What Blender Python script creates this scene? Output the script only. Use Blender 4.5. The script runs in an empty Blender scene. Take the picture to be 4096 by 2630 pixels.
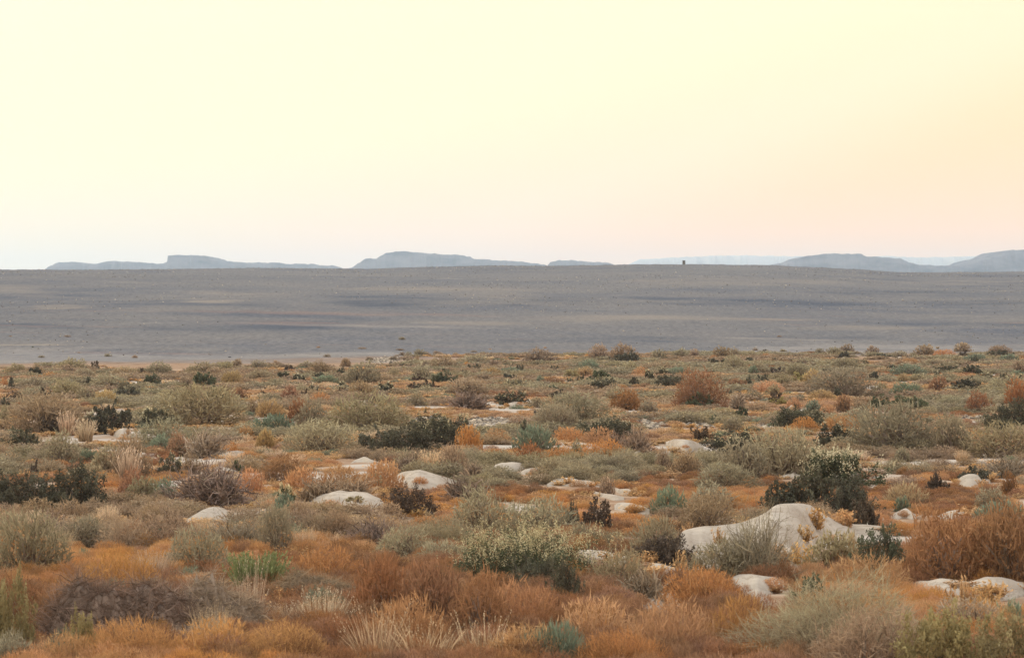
import bpy, math, random
import numpy as np

# ------------------------------------------------------------------ camera, world, sun, exposure
S = bpy.context.scene
COL = S.collection
R = math.radians
EYE, FPX = 3.85, 14000.0            # eye height (m); focal length in pixels of the 4096 px wide frame
HY = 1250.0                         # image row of the eye-level horizon
cam = bpy.data.cameras.new("camera"); cam_o = bpy.data.objects.new("camera", cam); COL.objects.link(cam_o)
cam.sensor_width = 36.0; cam.lens = 36.0 * FPX / 4096.0
cam.clip_start = 1.0; cam.clip_end = 60000.0
cam_o.location = (0, 0, EYE)
cam_o.rotation_euler = (math.pi / 2 - math.atan((1315 - HY) / FPX), 0, 0)
cam.dof.use_dof = True; cam.dof.focus_distance = 115.0; cam.dof.aperture_fstop = 8.0
S.camera = cam_o

SUN_AZ, SUN_EL = R(-38), R(22)      # sun ahead and to the left, veiled by dust
w = bpy.data.worlds.new("World"); S.world = w; w.use_nodes = True
nt = w.node_tree; N = nt.nodes; L = nt.links; N.clear()
out = N.new("ShaderNodeOutputWorld"); bg = N.new("ShaderNodeBackground"); L.new(bg.outputs[0], out.inputs[0])
sky = N.new("ShaderNodeTexSky"); sky.sky_type = 'NISHITA'; sky.sun_disc = False
sky.sun_elevation = SUN_EL; sky.sun_rotation = SUN_AZ; sky.dust_density = 7.0; sky.air_density = 1.0
sky.altitude = 100
tc = N.new("ShaderNodeTexCoord"); sp = N.new("ShaderNodeSeparateXYZ"); L.new(tc.outputs['Generated'], sp.inputs[0])
def wm(op, a, b=None, c=None, clamp=False):
    n = N.new("ShaderNodeMath"); n.operation = op; n.use_clamp = clamp
    for i, v in enumerate((a, b, c)):
        if v is None: continue
        if isinstance(v, (int, float)): n.inputs[i].default_value = v
        else: L.new(v, n.inputs[i])
    return n.outputs[0]
# dust veil: warm and bright low down towards the sun, neutral overhead
elev = sp.outputs['Z']
t = wm('ADD', wm('MULTIPLY', elev, 14.0), wm('MULTIPLY', sp.outputs['X'], -5.0))
ramp = N.new("ShaderNodeValToRGB"); L.new(wm('ADD', t, 0.05, clamp=True), ramp.inputs[0])
cr = ramp.color_ramp; cr.interpolation = 'EASE'
cr.elements[0].position = 0.0; cr.elements[0].color = (1.42, 0.84, 0.44, 1)
cr.elements[1].position = 1.0; cr.elements[1].color = (1.24, 1.00, 0.64, 1)
e = cr.elements.new(0.5); e.color = (1.36, 0.95, 0.60, 1)
hi = N.new("ShaderNodeValToRGB"); L.new(wm('MULTIPLY', elev, 1.0, clamp=True), hi.inputs[0])
hi.color_ramp.elements[0].position = 0.10; hi.color_ramp.elements[0].color = (0, 0, 0, 1)
hi.color_ramp.elements[1].position = 0.5; hi.color_ramp.elements[1].color = (1, 1, 1, 1)
mx = N.new("ShaderNodeMix"); mx.data_type = 'RGBA'
L.new(hi.outputs[0], mx.inputs['Factor']); L.new(ramp.outputs[0], mx.inputs['A']); mx.inputs['B'].default_value = (1.26, 1.29, 1.36, 1)
sk = N.new("ShaderNodeVectorMath"); sk.operation = 'SCALE'; L.new(sky.outputs[0], sk.inputs[0]); sk.inputs['Scale'].default_value = 0.02
ad = N.new("ShaderNodeVectorMath"); ad.operation = 'ADD'; L.new(mx.outputs['Result'], ad.inputs[0]); L.new(sk.outputs[0], ad.inputs[1])
# the part under the horizon is dull ground-coloured air
lo = N.new("ShaderNodeMix"); lo.data_type = 'RGBA'
L.new(wm('ADD', wm('MULTIPLY', elev, 40.0), 1.0, clamp=True), lo.inputs['Factor'])
lo.inputs['A'].default_value = (0.45, 0.38, 0.3, 1); L.new(ad.outputs[0], lo.inputs['B'])
L.new(lo.outputs['Result'], bg.inputs[0]); bg.inputs[1].default_value = 1.0

sl = bpy.data.lights.new("sun", 'SUN'); sl.energy = 1.6; sl.angle = R(14); sl.color = (1.0, 0.90, 0.74)
so = bpy.data.objects.new("sun", sl); COL.objects.link(so)
sd = np.array([math.sin(SUN_AZ) * math.cos(SUN_EL), math.cos(SUN_AZ) * math.cos(SUN_EL), math.sin(SUN_EL)])
from mathutils import Vector
so.rotation_euler = Vector((-sd[0], -sd[1], -sd[2])).to_track_quat('-Z', 'Y').to_euler()

S.view_settings.view_transform = 'Standard'; S.view_settings.look = 'None'
S.view_settings.gamma = 1.0; S.view_settings.exposure = 0.0; S.view_settings.use_curve_mapping = False
S.render.engine = 'CYCLES'
S.cycles.max_bounces = 5; S.cycles.diffuse_bounces = 3; S.cycles.transmission_bounces = 3
S.cycles.volume_bounces = 1; S.cycles.transparent_max_bounces = 4

# ------------------------------------------------------------------ helpers
def tag(o, label=None, cat=None, group=None, kind=None):
    if label: o['label'] = label
    if cat: o['category'] = cat
    if group: o['group'] = group
    if kind: o['kind'] = kind
    return o
def hash2(i, j, s):
    n = np.sin(i * 127.1 + j * 311.7 + s * 74.7) * 43758.5453
    return n - np.floor(n)
def vnoise(x, y, s=0):
    x = np.asarray(x, float); y = np.asarray(y, float)
    i = np.floor(x); j = np.floor(y); u = x - i; v = y - j
    u = u * u * (3 - 2 * u); v = v * v * (3 - 2 * v)
    a = hash2(i, j, s); b = hash2(i + 1, j, s); c = hash2(i, j + 1, s); d = hash2(i + 1, j + 1, s)
    return (a * (1 - u) + b * u) * (1 - v) + (c * (1 - u) + d * u) * v
def fbm(x, y, s=0, o=4):
    r = 0; a = 0.5
    for k in range(o):
        r = r + a * vnoise(x, y, s + k * 13); x = x * 2.03 + 5.1; y = y * 2.03 + 1.7; a *= 0.5
    return r / (1 - 0.5 ** o)
def mesh_from(name, V, F, nv, attrs=None, mats=(), mat_idx=None, smooth=False):
    """V (n,3); F flat loop indices; nv verts per face (int or array)."""
    me = bpy.data.meshes.new(name)
    V = np.asarray(V, np.float32); F = np.asarray(F, np.int32).ravel()
    nf = len(F) // nv if isinstance(nv, int) else len(nv)
    me.vertices.add(len(V)); me.vertices.foreach_set('co', V.ravel())
    me.loops.add(len(F)); me.loops.foreach_set('vertex_index', F)
    me.polygons.add(nf)
    if isinstance(nv, int): ls = np.arange(nf, dtype=np.int32) * nv
    else: ls = np.concatenate([[0], np.cumsum(nv)[:-1]]).astype(np.int32)
    me.polygons.foreach_set('loop_start', ls)
    if mat_idx is not None: me.polygons.foreach_set('material_index', np.asarray(mat_idx, np.int32))
    if smooth: me.polygons.foreach_set('use_smooth', np.ones(nf, bool))
    me.update(calc_edges=True)
    for k, a in (attrs or {}).items():
        at = me.attributes.new(k, 'FLOAT', 'POINT'); at.data.foreach_set('value', np.asarray(a, np.float32))
    for m in mats: me.materials.append(m)
    me.validate()
    return me
def link(name, me, parent=None, loc=(0, 0, 0)):
    o = bpy.data.objects.new(name, me); COL.objects.link(o); o.location = loc
    if parent: o.parent = parent
    return o

# ------------------------------------------------------------------ materials
def new_mat(name):
    m = bpy.data.materials.new(name); m.use_nodes = True
    m.node_tree.nodes.clear()
    return m, m.node_tree.nodes, m.node_tree.links
def plant_mat(name, base, tip, trans=0.3, hue=0.014, val=0.35, rough=0.9):
    """dry twig / leaf: colour from foot to tip, its own shade per twig and per plant"""
    m, n, l = new_mat(name)
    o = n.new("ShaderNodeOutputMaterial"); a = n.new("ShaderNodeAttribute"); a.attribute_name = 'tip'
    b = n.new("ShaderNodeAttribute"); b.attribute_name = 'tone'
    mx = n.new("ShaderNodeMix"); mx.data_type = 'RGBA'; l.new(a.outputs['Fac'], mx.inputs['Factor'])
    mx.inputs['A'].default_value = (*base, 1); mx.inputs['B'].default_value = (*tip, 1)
    oi = n.new("ShaderNodeObjectInfo")
    hs = n.new("ShaderNodeHueSaturation"); l.new(mx.outputs['Result'], hs.inputs['Color'])
    def ma(op, x, y):
        k = n.new("ShaderNodeMath"); k.operation = op
        for i, v in enumerate((x, y)):
            if isinstance(v, (int, float)): k.inputs[i].default_value = v
            else: l.new(v, k.inputs[i])
        return k.outputs[0]
    l.new(ma('ADD', 0.5 - hue / 2, ma('MULTIPLY', oi.outputs['Random'], hue)), hs.inputs['Hue'])
    r2 = ma('FRACT', ma('MULTIPLY', oi.outputs['Random'], 17.31), 0)
    l.new(ma('ADD', 0.86, ma('MULTIPLY', r2, 0.2)), hs.inputs['Saturation'])
    r3 = ma('FRACT', ma('MULTIPLY', oi.outputs['Random'], 51.7), 0)
    l.new(ma('MULTIPLY', ma('ADD', 0.85, ma('MULTIPLY', r3, 0.3)), ma('ADD', 1 - val, ma('MULTIPLY', b.outputs['Fac'], 2 * val))), hs.inputs['Value'])
    d = n.new("ShaderNodeBsdfDiffuse"); l.new(hs.outputs[0], d.inputs[0])
    tr = n.new("ShaderNodeBsdfTranslucent"); l.new(hs.outputs[0], tr.inputs[0])
    ms = n.new("ShaderNodeMixShader"); ms.inputs[0].default_value = trans
    l.new(d.outputs[0], ms.inputs[1]); l.new(tr.outputs[0], ms.inputs[2]); l.new(ms.outputs[0], o.inputs[0])
    return m
MAT = {
 # kind: (stem/foot colour, twig tip colour); olive and rust feet painted darker as contact shade
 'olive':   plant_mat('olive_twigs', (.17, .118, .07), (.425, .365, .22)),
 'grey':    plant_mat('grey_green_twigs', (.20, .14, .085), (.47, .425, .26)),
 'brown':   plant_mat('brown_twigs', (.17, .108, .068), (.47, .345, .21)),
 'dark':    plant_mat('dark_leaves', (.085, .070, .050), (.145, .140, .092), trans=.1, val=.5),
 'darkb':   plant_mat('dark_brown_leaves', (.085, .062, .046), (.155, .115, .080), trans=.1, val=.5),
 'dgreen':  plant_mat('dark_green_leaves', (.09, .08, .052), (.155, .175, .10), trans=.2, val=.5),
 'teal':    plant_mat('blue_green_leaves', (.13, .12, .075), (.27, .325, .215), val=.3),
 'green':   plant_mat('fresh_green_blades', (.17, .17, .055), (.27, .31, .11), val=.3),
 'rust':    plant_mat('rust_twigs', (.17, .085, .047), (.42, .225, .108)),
 'orange':  plant_mat('orange_dry_twigs', (.37, .185, .078), (.58, .318, .128), trans=.4, val=.25),
 'tan':     plant_mat('tan_dry_leaves', (.32, .185, .085), (.61, .385, .175), trans=.35, val=.45),
 'tanorange': plant_mat('tan_orange_weeds', (.31, .18, .095), (.60, .375, .20), trans=.35, val=.4),
 'ochre':   plant_mat('ochre_leaves', (.30, .19, .09), (.47, .34, .17), trans=.35),
 'ylgreen': plant_mat('yellow_green_leaves', (.26, .19, .08), (.38, .32, .15), trans=.35),
 'straw':   plant_mat('straw_stalks', (.44, .28, .15), (.66, .50, .32), trans=.3),
 'dead':    plant_mat('dead_grey_twigs', (.25, .18, .118), (.42, .32, .215), trans=.1, val=.5),
 'deadb':   plant_mat('dead_brown_twigs', (.17, .12, .085), (.36, .26, .19), trans=.1, val=.5),
 'seed':    plant_mat('pale_seed_heads', (.42, .34, .19), (.68, .60, .38), trans=.2),
 'flower':  plant_mat('white_flowers', (.75, .72, .6), (.8, .78, .66), trans=.2, val=.1),
 'sagestalk': plant_mat('sage_stalks', (.24, .18, .12), (.40, .35, .23), trans=.1, val=.4),
 'stem':    plant_mat('woody_stems', (.20, .145, .105), (.30, .235, .175), trans=0, val=.4),
}
def nd(n, t, **k):
    x = n.new(t)
    for a, v in k.items(): setattr(x, a, v)
    return x
def ramp_of(n, l, fac, stops):
    r = n.new("ShaderNodeValToRGB"); l.new(fac, r.inputs[0]); e = r.color_ramp.elements
    e[0].position, e[0].color = stops[0][0], (*stops[0][1], 1); e[1].position, e[1].color = stops[-1][0], (*stops[-1][1], 1)
    for p, c in stops[1:-1]:
        x = e.new(p); x.color = (*c, 1)
    return r.outputs[0]
def noise_of(n, l, vec, scale, detail=4, rough=.55, stretch=None):
    if stretch:
        mp = n.new("ShaderNodeMapping"); mp.inputs['Scale'].default_value = stretch; l.new(vec, mp.inputs[0]); vec = mp.outputs[0]
    t = n.new("ShaderNodeTexNoise"); t.inputs['Scale'].default_value = scale
    t.inputs['Detail'].default_value = detail; t.inputs['Roughness'].default_value = rough
    l.new(vec, t.inputs['Vector']); return t.outputs['Fac']
def mixc(n, l, f, a, b, mode='MIX'):
    m = n.new("ShaderNodeMix"); m.data_type = 'RGBA'; m.blend_type = mode
    for k, v in (('Factor', f), ('A', a), ('B', b)):
        if isinstance(v, (int, float)): m.inputs[k].default_value = v
        elif isinstance(v, tuple): m.inputs[k].default_value = (*v, 1)
        else: l.new(v, m.inputs[k])
    return m.outputs['Result']

# ------------------------------------------------------------------ terrain
RX = np.array([-700, 0, 340, 680, 1020, 1380, 1470, 1710, 1960, 2220, 2560, 2800, 3075, 3420, 3640, 3840, 4096, 4900])
RY = np.array([1092, 1081, 1079, 1076, 1071, 1074, 1075, 1067, 1062, 1063, 1057, 1057, 1060, 1076, 1090, 1088, 1086, 1100])
RIDGE = 1250.0
def field_edge(x):                    # distance at which the shrubs stop and the stone plain begins
    u = np.clip(np.asarray(x, float) / 45.0, -2, 2)
    return 318 + 42 * np.tanh(u * 1.1)
def zt(x, y):
    x = np.asarray(x, float); y = np.asarray(y, float)
    f = field_edge(x)
    fade = np.clip((y - 15) / 25, 0, 1)
    und = (fbm(x / 5.5, y / 7.0, 3, 3) - .5) * .26 * fade * np.clip((420 - y) / 120, 0, 1)
    px = 2048 + FPX * x / np.maximum(y, 250)
    rz = EYE + (HY - np.interp(px, RX, RY)) / FPX * RIDGE
    s = np.clip((y - f) / (RIDGE - f), 0, 1)
    prof = s * (1.16 - .16 * s)                     # nearly straight slope, easing over the crest
    z = rz * prof * np.clip(s * 12, 0, 1) ** .6
    bump = (fbm(x / 120 + 7, y / 210, 21, 3) - .5) * 2.6 + (fbm(x / 35, y / 60, 5, 3) - .5) * .7
    lobe = 3.3 * np.exp(-(((x + 150) / 68) ** 2 + ((y - 800) / 180) ** 2)) - 1.2 * np.exp(-(((x + 60) / 60) ** 2 + ((y - 950) / 60) ** 2))
    z = z + (bump + lobe) * np.clip(s * 4, 0, 1) * np.clip((1 - s) * 4, 0, 1) + (fbm(x / 3, y / 9, 9, 2) - .5) * .35 * np.clip(s * 5, 0, 1)
    b = np.clip((y - RIDGE) / 900, 0, 1)
    z = z * (1 - b * b * (3 - 2 * b)) + 1.5 * b
    return z + und
def G(px, py):
    """ground point under a pixel of the 4096x2630 photograph"""
    lo_, hi_ = 25.0, 1240.0
    ys = np.concatenate([np.linspace(25, 440, 1400), np.linspace(441, 1240, 800)])
    xs = (px - 2048) / FPX * ys
    rows = HY - (zt(xs, ys) * (ys > 330) - EYE) / ys * FPX
    k = np.argmax(rows <= py) if np.any(rows <= py) else len(ys) - 1
    y = ys[k]; x = (px - 2048) / FPX * y
    return float(x), float(y), float(zt(x, y))

GRAVEL = []      # (x, y, rx, ry) bare stony patches, filled by the catalogue
SAND = []        # footprints of the sand mounds
# ------------------------------------------------------------------ ground sheet
def build_ground():
    ys = np.concatenate([np.linspace(-60, 28, 14), np.geomspace(30, 430, 420), np.geomspace(434, 1500, 260), np.geomspace(1520, 15500, 60)])
    nu = 420
    u = np.linspace(-1, 1, nu); u = np.sign(u) * (np.abs(u) * .55 + .45 * np.abs(u) ** 3)
    Y, U = np.meshgrid(ys, u, indexing='ij')
    X = U * (40 + np.maximum(Y, 0) * .42)
    Z = zt(X, Y)
    V = np.stack([X, Y, Z], -1).reshape(-1, 3)
    nr = len(ys); idx = np.arange(nr * nu).reshape(nr, nu)
    F = np.stack([idx[:-1, :-1], idx[:-1, 1:], idx[1:, 1:], idx[1:, :-1]], -1).reshape(-1)
    f = field_edge(X)
    wob = (fbm(X / 14, Y / 30, 41, 4) - .5)
    stony = np.clip((Y - (f + wob * 70 - 38)) / 30, 0, 1)
    pale = .30 * np.clip(1 - np.abs(Y - (f + wob * 90 + 2)) / 26, 0, 1)
    pale = np.maximum(pale, np.clip((fbm(X / 2.6, Y / 5.0, 201, 4) - .585) * 14, 0, 1) * (Y < f - 75) * (Y > 50))
    grav = np.zeros_like(X)
    for gx, gy, rx, ry in GRAVEL:
        q = ((X - gx) / rx) ** 2 + ((Y - gy) / ry) ** 2
        grav = np.maximum(grav, np.clip((1.25 - q + (vnoise(X / .5, Y / .9, 6) - .5) * .8) * 3, 0, 1))
    m, n, l = new_mat("desert_ground")
    o = n.new("ShaderNodeOutputMaterial"); d = n.new("ShaderNodeBsdfDiffuse"); l.new(d.outputs[0], o.inputs[0])
    tcn = n.new("ShaderNodeTexCoord"); P = tcn.outputs['Object']
    soil = ramp_of(n, l, noise_of(n, l, P, .55, 6, .65), [(.30, (.20, .125, .075)), (.5, (.33, .215, .135)), (.66, (.48, .36, .25)), (.8, (.60, .50, .38))])
    # basalt gravel plain: dark blue-grey desert pavement, tan silt tongues, scattered pale streaks
    big = noise_of(n, l, P, .017, 5, .58, (.8, .42, 1)); mid = noise_of(n, l, P, .06, 4, .6, (.6, .5, 1)); fine = noise_of(n, l, P, 1.7, 4, .75)
    st = ramp_of(n, l, big, [(.36, (.068, .082, .108)), (.45, (.100, .107, .124)), (.53, (.135, .133, .134)), (.66, (.170, .156, .146))])
    st = mixc(n, l, ramp_of(n, l, mid, [(.40, (0, 0, 0)), (.68, (1, 1, 1))]), st, (.185, .168, .150))
    grain = noise_of(n, l, P, 1.3, 3, .7, (1, .11, 1))
    st = mixc(n, l, .45, st, ramp_of(n, l, grain, [(.30, (.62, .63, .66)), (.5, (1, 1, 1)), (.70, (1.45, 1.42, 1.38))]), 'MULTIPLY')
    st2 = mixc(n, l, .42, st, ramp_of(n, l, fine, [(.3, (.04, .04, .045)), (.5, (.19, .18, .17)), (.72, (.46, .41, .36))]))
    streak = noise_of(n, l, P, .05, 5, .62, (.3, .8, 1)); streak = ramp_of(n, l, streak, [(.63, (0, 0, 0)), (.70, (1, 1, 1))])
    st2 = mixc(n, l, mixc(n, l, .28, (0, 0, 0), streak), st2, (.52, .43, .33))
    ab = n.new("ShaderNodeAttribute"); ab.attribute_name = 'basalt_and_shade'; asl = n.new("ShaderNodeAttribute"); asl.attribute_name = 'silt'
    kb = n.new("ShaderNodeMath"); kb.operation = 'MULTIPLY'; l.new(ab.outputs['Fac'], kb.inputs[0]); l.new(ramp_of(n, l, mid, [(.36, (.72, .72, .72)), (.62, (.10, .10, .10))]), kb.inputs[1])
    ks = n.new("ShaderNodeMath"); ks.operation = 'MULTIPLY'; l.new(asl.outputs['Fac'], ks.inputs[0]); l.new(ramp_of(n, l, mid, [(.35, (.25, .25, .25)), (.6, (.8, .8, .8))]), ks.inputs[1])
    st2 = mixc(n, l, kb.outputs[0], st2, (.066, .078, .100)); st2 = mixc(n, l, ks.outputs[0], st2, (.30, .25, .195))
    rustp = ramp_of(n, l, noise_of(n, l, P, .06, 4, .6, (.4, 1.2, 1)), [(.60, (0, 0, 0)), (.70, (.35, .35, .35))])
    af = n.new("ShaderNodeAttribute"); af.attribute_name = 'foot'
    rm = n.new("ShaderNodeMath"); rm.operation = 'MULTIPLY'; l.new(rustp, rm.inputs[0]); l.new(af.outputs['Fac'], rm.inputs[1])
    st2 = mixc(n, l, rm.outputs[0], st2, (.42, .22, .13))
    a1 = n.new("ShaderNodeAttribute"); a1.attribute_name = 'stony'
    c = mixc(n, l, a1.outputs['Fac'], soil, st2)
    a2 = n.new("ShaderNodeAttribute"); a2.attribute_name = 'pale'
    pm = ramp_of(n, l, noise_of(n, l, P, .5, 5, .7, (.35, 1, 1)), [(.36, (.25, .25, .25)), (.52, (1, 1, 1))])
    mm = n.new("ShaderNodeMath"); mm.operation = 'MULTIPLY'; l.new(pm, mm.inputs[0]); l.new(a2.outputs['Fac'], mm.inputs[1])
    c = mixc(n, l, mm.outputs[0], c, (.50, .435, .355))
    a3 = n.new("ShaderNodeAttribute"); a3.attribute_name = 'gravel'
    gv = ramp_of(n, l, noise_of(n, l, P, 3.5, 5, .8), [(.35, (.16, .135, .115)), (.5, (.34, .30, .25)), (.62, (.60, .53, .44))])
    c = mixc(n, l, a3.outputs['Fac'], c, gv)
    l.new(c, d.inputs[0])
    bp = n.new("ShaderNodeBump"); bp.inputs['Strength'].default_value = .5; bp.inputs['Distance'].default_value = .12
    l.new(noise_of(n, l, P, 2.2, 5, .7), bp.inputs['Height']); l.new(bp.outputs[0], d.inputs['Normal'])
    PX = 2048 + FPX * X / np.maximum(Y, 200); ROW = HY - (Z - EYE) / np.maximum(Y, 200) * FPX
    wx = (fbm(X / 30, Y / 55, 301, 4) - .5); wy = (fbm(X / 18, Y / 40, 311, 4) - .5)
    def blotch(L_):
        r = np.zeros_like(X)
        for cx, cy, rx, ry, a in L_:
            q = ((PX / 1.708 - cx + wx * 260) / rx) ** 2 + ((ROW / 1.708 - cy + wy * 22) / ry) ** 2
            r = np.maximum(r, a * np.clip(1.35 - q, 0, 1) ** 1.3)
        return r * (Y > 330)
    basalt_and_shade = blotch([(900, 708, 190, 13, 1), (1420, 705, 330, 12, .9), (1820, 708, 270, 10, .9), (2150, 686, 220, 8, .7), (2290, 706, 200, 9, .8), (560, 768, 290, 9, 1), (90, 765, 150, 7, .8), (1650, 792, 420, 7, .8), (2230, 757, 260, 7, .7), (300, 745, 260, 8, .5), (60, 690, 230, 38, .42), (330, 722, 280, 28, .5), (620, 752, 280, 16, .55), (1180, 800, 300, 5, .5), (2330, 790, 200, 5, .6), (700, 735, 200, 6, .5)])  # dark gravel bands, plus painted shade on the left shoulder and fold
    silt = blotch([(470, 706, 70, 6, 1), (190, 722, 70, 5, .8), (1150, 690, 120, 9, .6), (1520, 745, 300, 9, .55), (1960, 768, 190, 6, .6), (1000, 676, 200, 9, .5), (620, 690, 160, 8, .4), (60, 808, 130, 4, .9), (350, 820, 260, 4, .9), (1080, 755, 150, 6, .5), (1750, 660, 300, 10, .35), (2250, 660, 200, 8, .35), (60, 680, 120, 25, .35), (1850, 745, 120, 4, .6)])
    foot = np.clip(1 - np.abs(Y - (f + 75)) / 130, 0, 1)
    me = mesh_from("ground", V, F, 4, dict(stony=stony.ravel(), pale=pale.ravel(), gravel=grav.ravel(), foot=foot.ravel(), basalt_and_shade=basalt_and_shade.ravel(), silt=silt.ravel()), [m], smooth=True)
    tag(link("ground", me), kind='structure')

def rock_mat(name, stops, scale=3.0):
    m, n, l = new_mat(name)
    o = n.new("ShaderNodeOutputMaterial"); d = n.new("ShaderNodeBsdfDiffuse"); l.new(d.outputs[0], o.inputs[0])
    tcn = n.new("ShaderNodeTexCoord"); oi = n.new("ShaderNodeObjectInfo")
    c = ramp_of(n, l, noise_of(n, l, tcn.outputs['Object'], scale, 5, .7), stops)
    a = n.new("ShaderNodeAttribute"); a.attribute_name = 'tone'
    l.new(mixc(n, l, 1.0, c, ramp_of(n, l, a.outputs['Fac'], [(0, (.35, .33, .32)), (.5, (.95, .90, .84)), (1, (2.1, 1.95, 1.7))]), 'MULTIPLY'), d.inputs[0])
    return m
STONE = rock_mat("basalt_and_chalk_stones", [(.3, (.20, .175, .15)), (.55, (.36, .32, .265)), (.75, (.52, .46, .38))])

def ico_blob(rng, k=1):
    """an angular stone, about 1 m across"""
    t = (1 + 5 ** .5) / 2
    V = np.array([(-1, t, 0), (1, t, 0), (-1, -t, 0), (1, -t, 0), (0, -1, t), (0, 1, t), (0, -1, -t), (0, 1, -t), (t, 0, -1), (t, 0, 1), (-t, 0, -1), (-t, 0, 1)], float)
    V /= np.linalg.norm(V[0]) * 2
    F = np.array([(0, 11, 5), (0, 5, 1), (0, 1, 7), (0, 7, 10), (0, 10, 11), (1, 5, 9), (5, 11, 4), (11, 10, 2), (10, 7, 6), (7, 1, 8), (3, 9, 4), (3, 4, 2), (3, 2, 6), (3, 6, 8), (3, 8, 9), (4, 9, 5), (2, 4, 11), (6, 2, 10), (8, 6, 7), (9, 8, 1)])
    V = V * (1 + (rng.random((12, 1)) - .5) * .5) * np.array([1, .85, .6])
    return V, F
def scatter_stones(name, pts, sizes, rng, label, tpow=1.0):
    """one merged object of uncountable small stones"""
    n = len(pts); bl = [ico_blob(rng) for _ in range(6)]
    Vs, Fs, T = [], [], []; off = 0
    ks = rng.integers(0, 6, n); ang = rng.random(n) * 6.28
    for k in range(6):
        sel = np.where(ks == k)[0]
        if not len(sel): continue
        V0, F0 = bl[k]
        c, s = np.cos(ang[sel])[:, None], np.sin(ang[sel])[:, None]
        X = (V0[None, :, 0] * c - V0[None, :, 1] * s) * sizes[sel][:, None] + pts[sel, 0:1]
        Y = (V0[None, :, 0] * s + V0[None, :, 1] * c) * sizes[sel][:, None] + pts[sel, 1:2]
        Z = (V0[None, :, 2] + .12) * sizes[sel][:, None] + pts[sel, 2:3]
        Vs.append(np.stack([X, Y, Z], -1).reshape(-1, 3))
        Fs.append((F0[None] + (np.arange(len(sel)) * 12)[:, None, None] + off).reshape(-1)); off += len(sel) * 12
        T.append(np.repeat(rng.random(len(sel)) ** tpow, 12))
    me = mesh_from(name, np.concatenate(Vs), np.concatenate(Fs), 3, dict(tone=np.concatenate(T)), [STONE])
    return tag(link(name, me), label, 'stones', kind='stuff')

def build_stones():
    rng = np.random.default_rng(5)
    # across the plain and its slope
    n = 60000
    y = 300 + (RIDGE + 30 - 300) * rng.random(n) ** .75; x = (rng.random(n) - .5) * .40 * y
    keep = (y > field_edge(x) - 15) & ((fbm(x / 22, y / 60, 31, 4) - .5) * 2.2 + rng.random(n) > .62)
    x, y = x[keep], y[keep]
    s = (.08 + .36 * rng.random(len(x)) ** 4) * np.interp(y, [300, 1250], [.45, 1.15])
    scatter_stones("plain_stones", np.stack([x, y, zt(x, y)], -1), s, rng, "dark and pale stones strewn over the grey gravel plain behind the shrubs", 2.2)
    # pebble patches among the shrubs
    P, Z = [], []
    for gx, gy, rx, ry in GRAVEL:
        m = int(75 * rx * ry)
        a = rng.random(m) * 6.28; r = np.sqrt(rng.random(m)) * 1.05
        P.append(np.stack([gx + np.cos(a) * r * rx, gy + np.sin(a) * r * ry], -1)); Z.append(.05 + .16 * rng.random(m) ** 2.5)
    P = np.concatenate(P); Z = np.concatenate(Z)
    scatter_stones("pebble_patch", np.column_stack([P, zt(P[:, 0], P[:, 1])]), Z, rng, "white and grey stones covering the bare patches between the shrubs")

# ------------------------------------------------------------------ far mesas (hills)
def hill_mat(name, a, b, sc):
    m, n, l = new_mat(name)
    o = n.new("ShaderNodeOutputMaterial"); d = n.new("ShaderNodeBsdfDiffuse"); l.new(d.outputs[0], o.inputs[0])
    tcn = n.new("ShaderNodeTexCoord")
    f = noise_of(n, l, tcn.outputs['Object'], sc, 6, .65, (1, 1, 4))
    l.new(mixc(n, l, ramp_of(n, l, f, [(.35, (0, 0, 0)), (.65, (1, 1, 1))]), a, b), d.inputs[0])
    return m
def hills(prof, dist, depth, mat, foot=1.5, seed=0):
    """a range standing on the far plain: crest heights read along its length, carved flanks, flat tops"""
    P = np.array(prof, float); xs_px = np.linspace(P[0, 0], P[-1, 0], int((P[-1, 0] - P[0, 0]) / 2.5) + 2)
    rows = np.interp(xs_px, P[:, 0], P[:, 1])
    X1 = (xs_px - 2048) / FPX * dist
    crest = EYE + (HY - rows) / FPX * dist
    crest = crest + (vnoise(X1 / 7, X1 * 0, seed) - .5) * 2.2 + (vnoise(X1 / 28, X1 * 0, seed + 1) - .5) * 2.5
    v = np.linspace(-1, 1, 70)
    Vv, Xx = np.meshgrid(v, X1, indexing='ij'); Cc = np.broadcast_to(crest, Xx.shape)
    gul = (np.abs(fbm(Xx / 70, Vv * 1.5, seed + 4, 4) - .5) * 2)
    a = np.abs(Vv) + gul * .22 - .08
    flat = np.clip((.72 - a) / .16, 0, 1); tal = np.clip((1 - a) / .32, 0, 1)
    s = .42 * tal + .58 * (flat * flat * (3 - 2 * flat)) * (tal > .2)
    base = foot
    Z = base - 3 + (Cc - base + 3) * np.clip(s, 0, 1)
    Y = dist + Vv * depth + (fbm(Xx / 400, Xx * 0, seed + 8, 2) - .5) * depth * .8
    V = np.stack([Xx, Y, Z], -1).reshape(-1, 3)
    nr, nc = Xx.shape; idx = np.arange(nr * nc).reshape(nr, nc)
    F = np.stack([idx[:-1, :-1], idx[:-1, 1:], idx[1:, 1:], idx[1:, :-1]], -1).reshape(-1)
    return tag(link("hills", mesh_from("hills", V, F, 4, None, [mat])), kind='structure')
def sc(L_):  # from the 2398 px wide reading of the photograph
    return [(a * 1.70809, b * 1.70809) for a, b in L_]
D1, D2 = 8000.0, 15000.0
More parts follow.
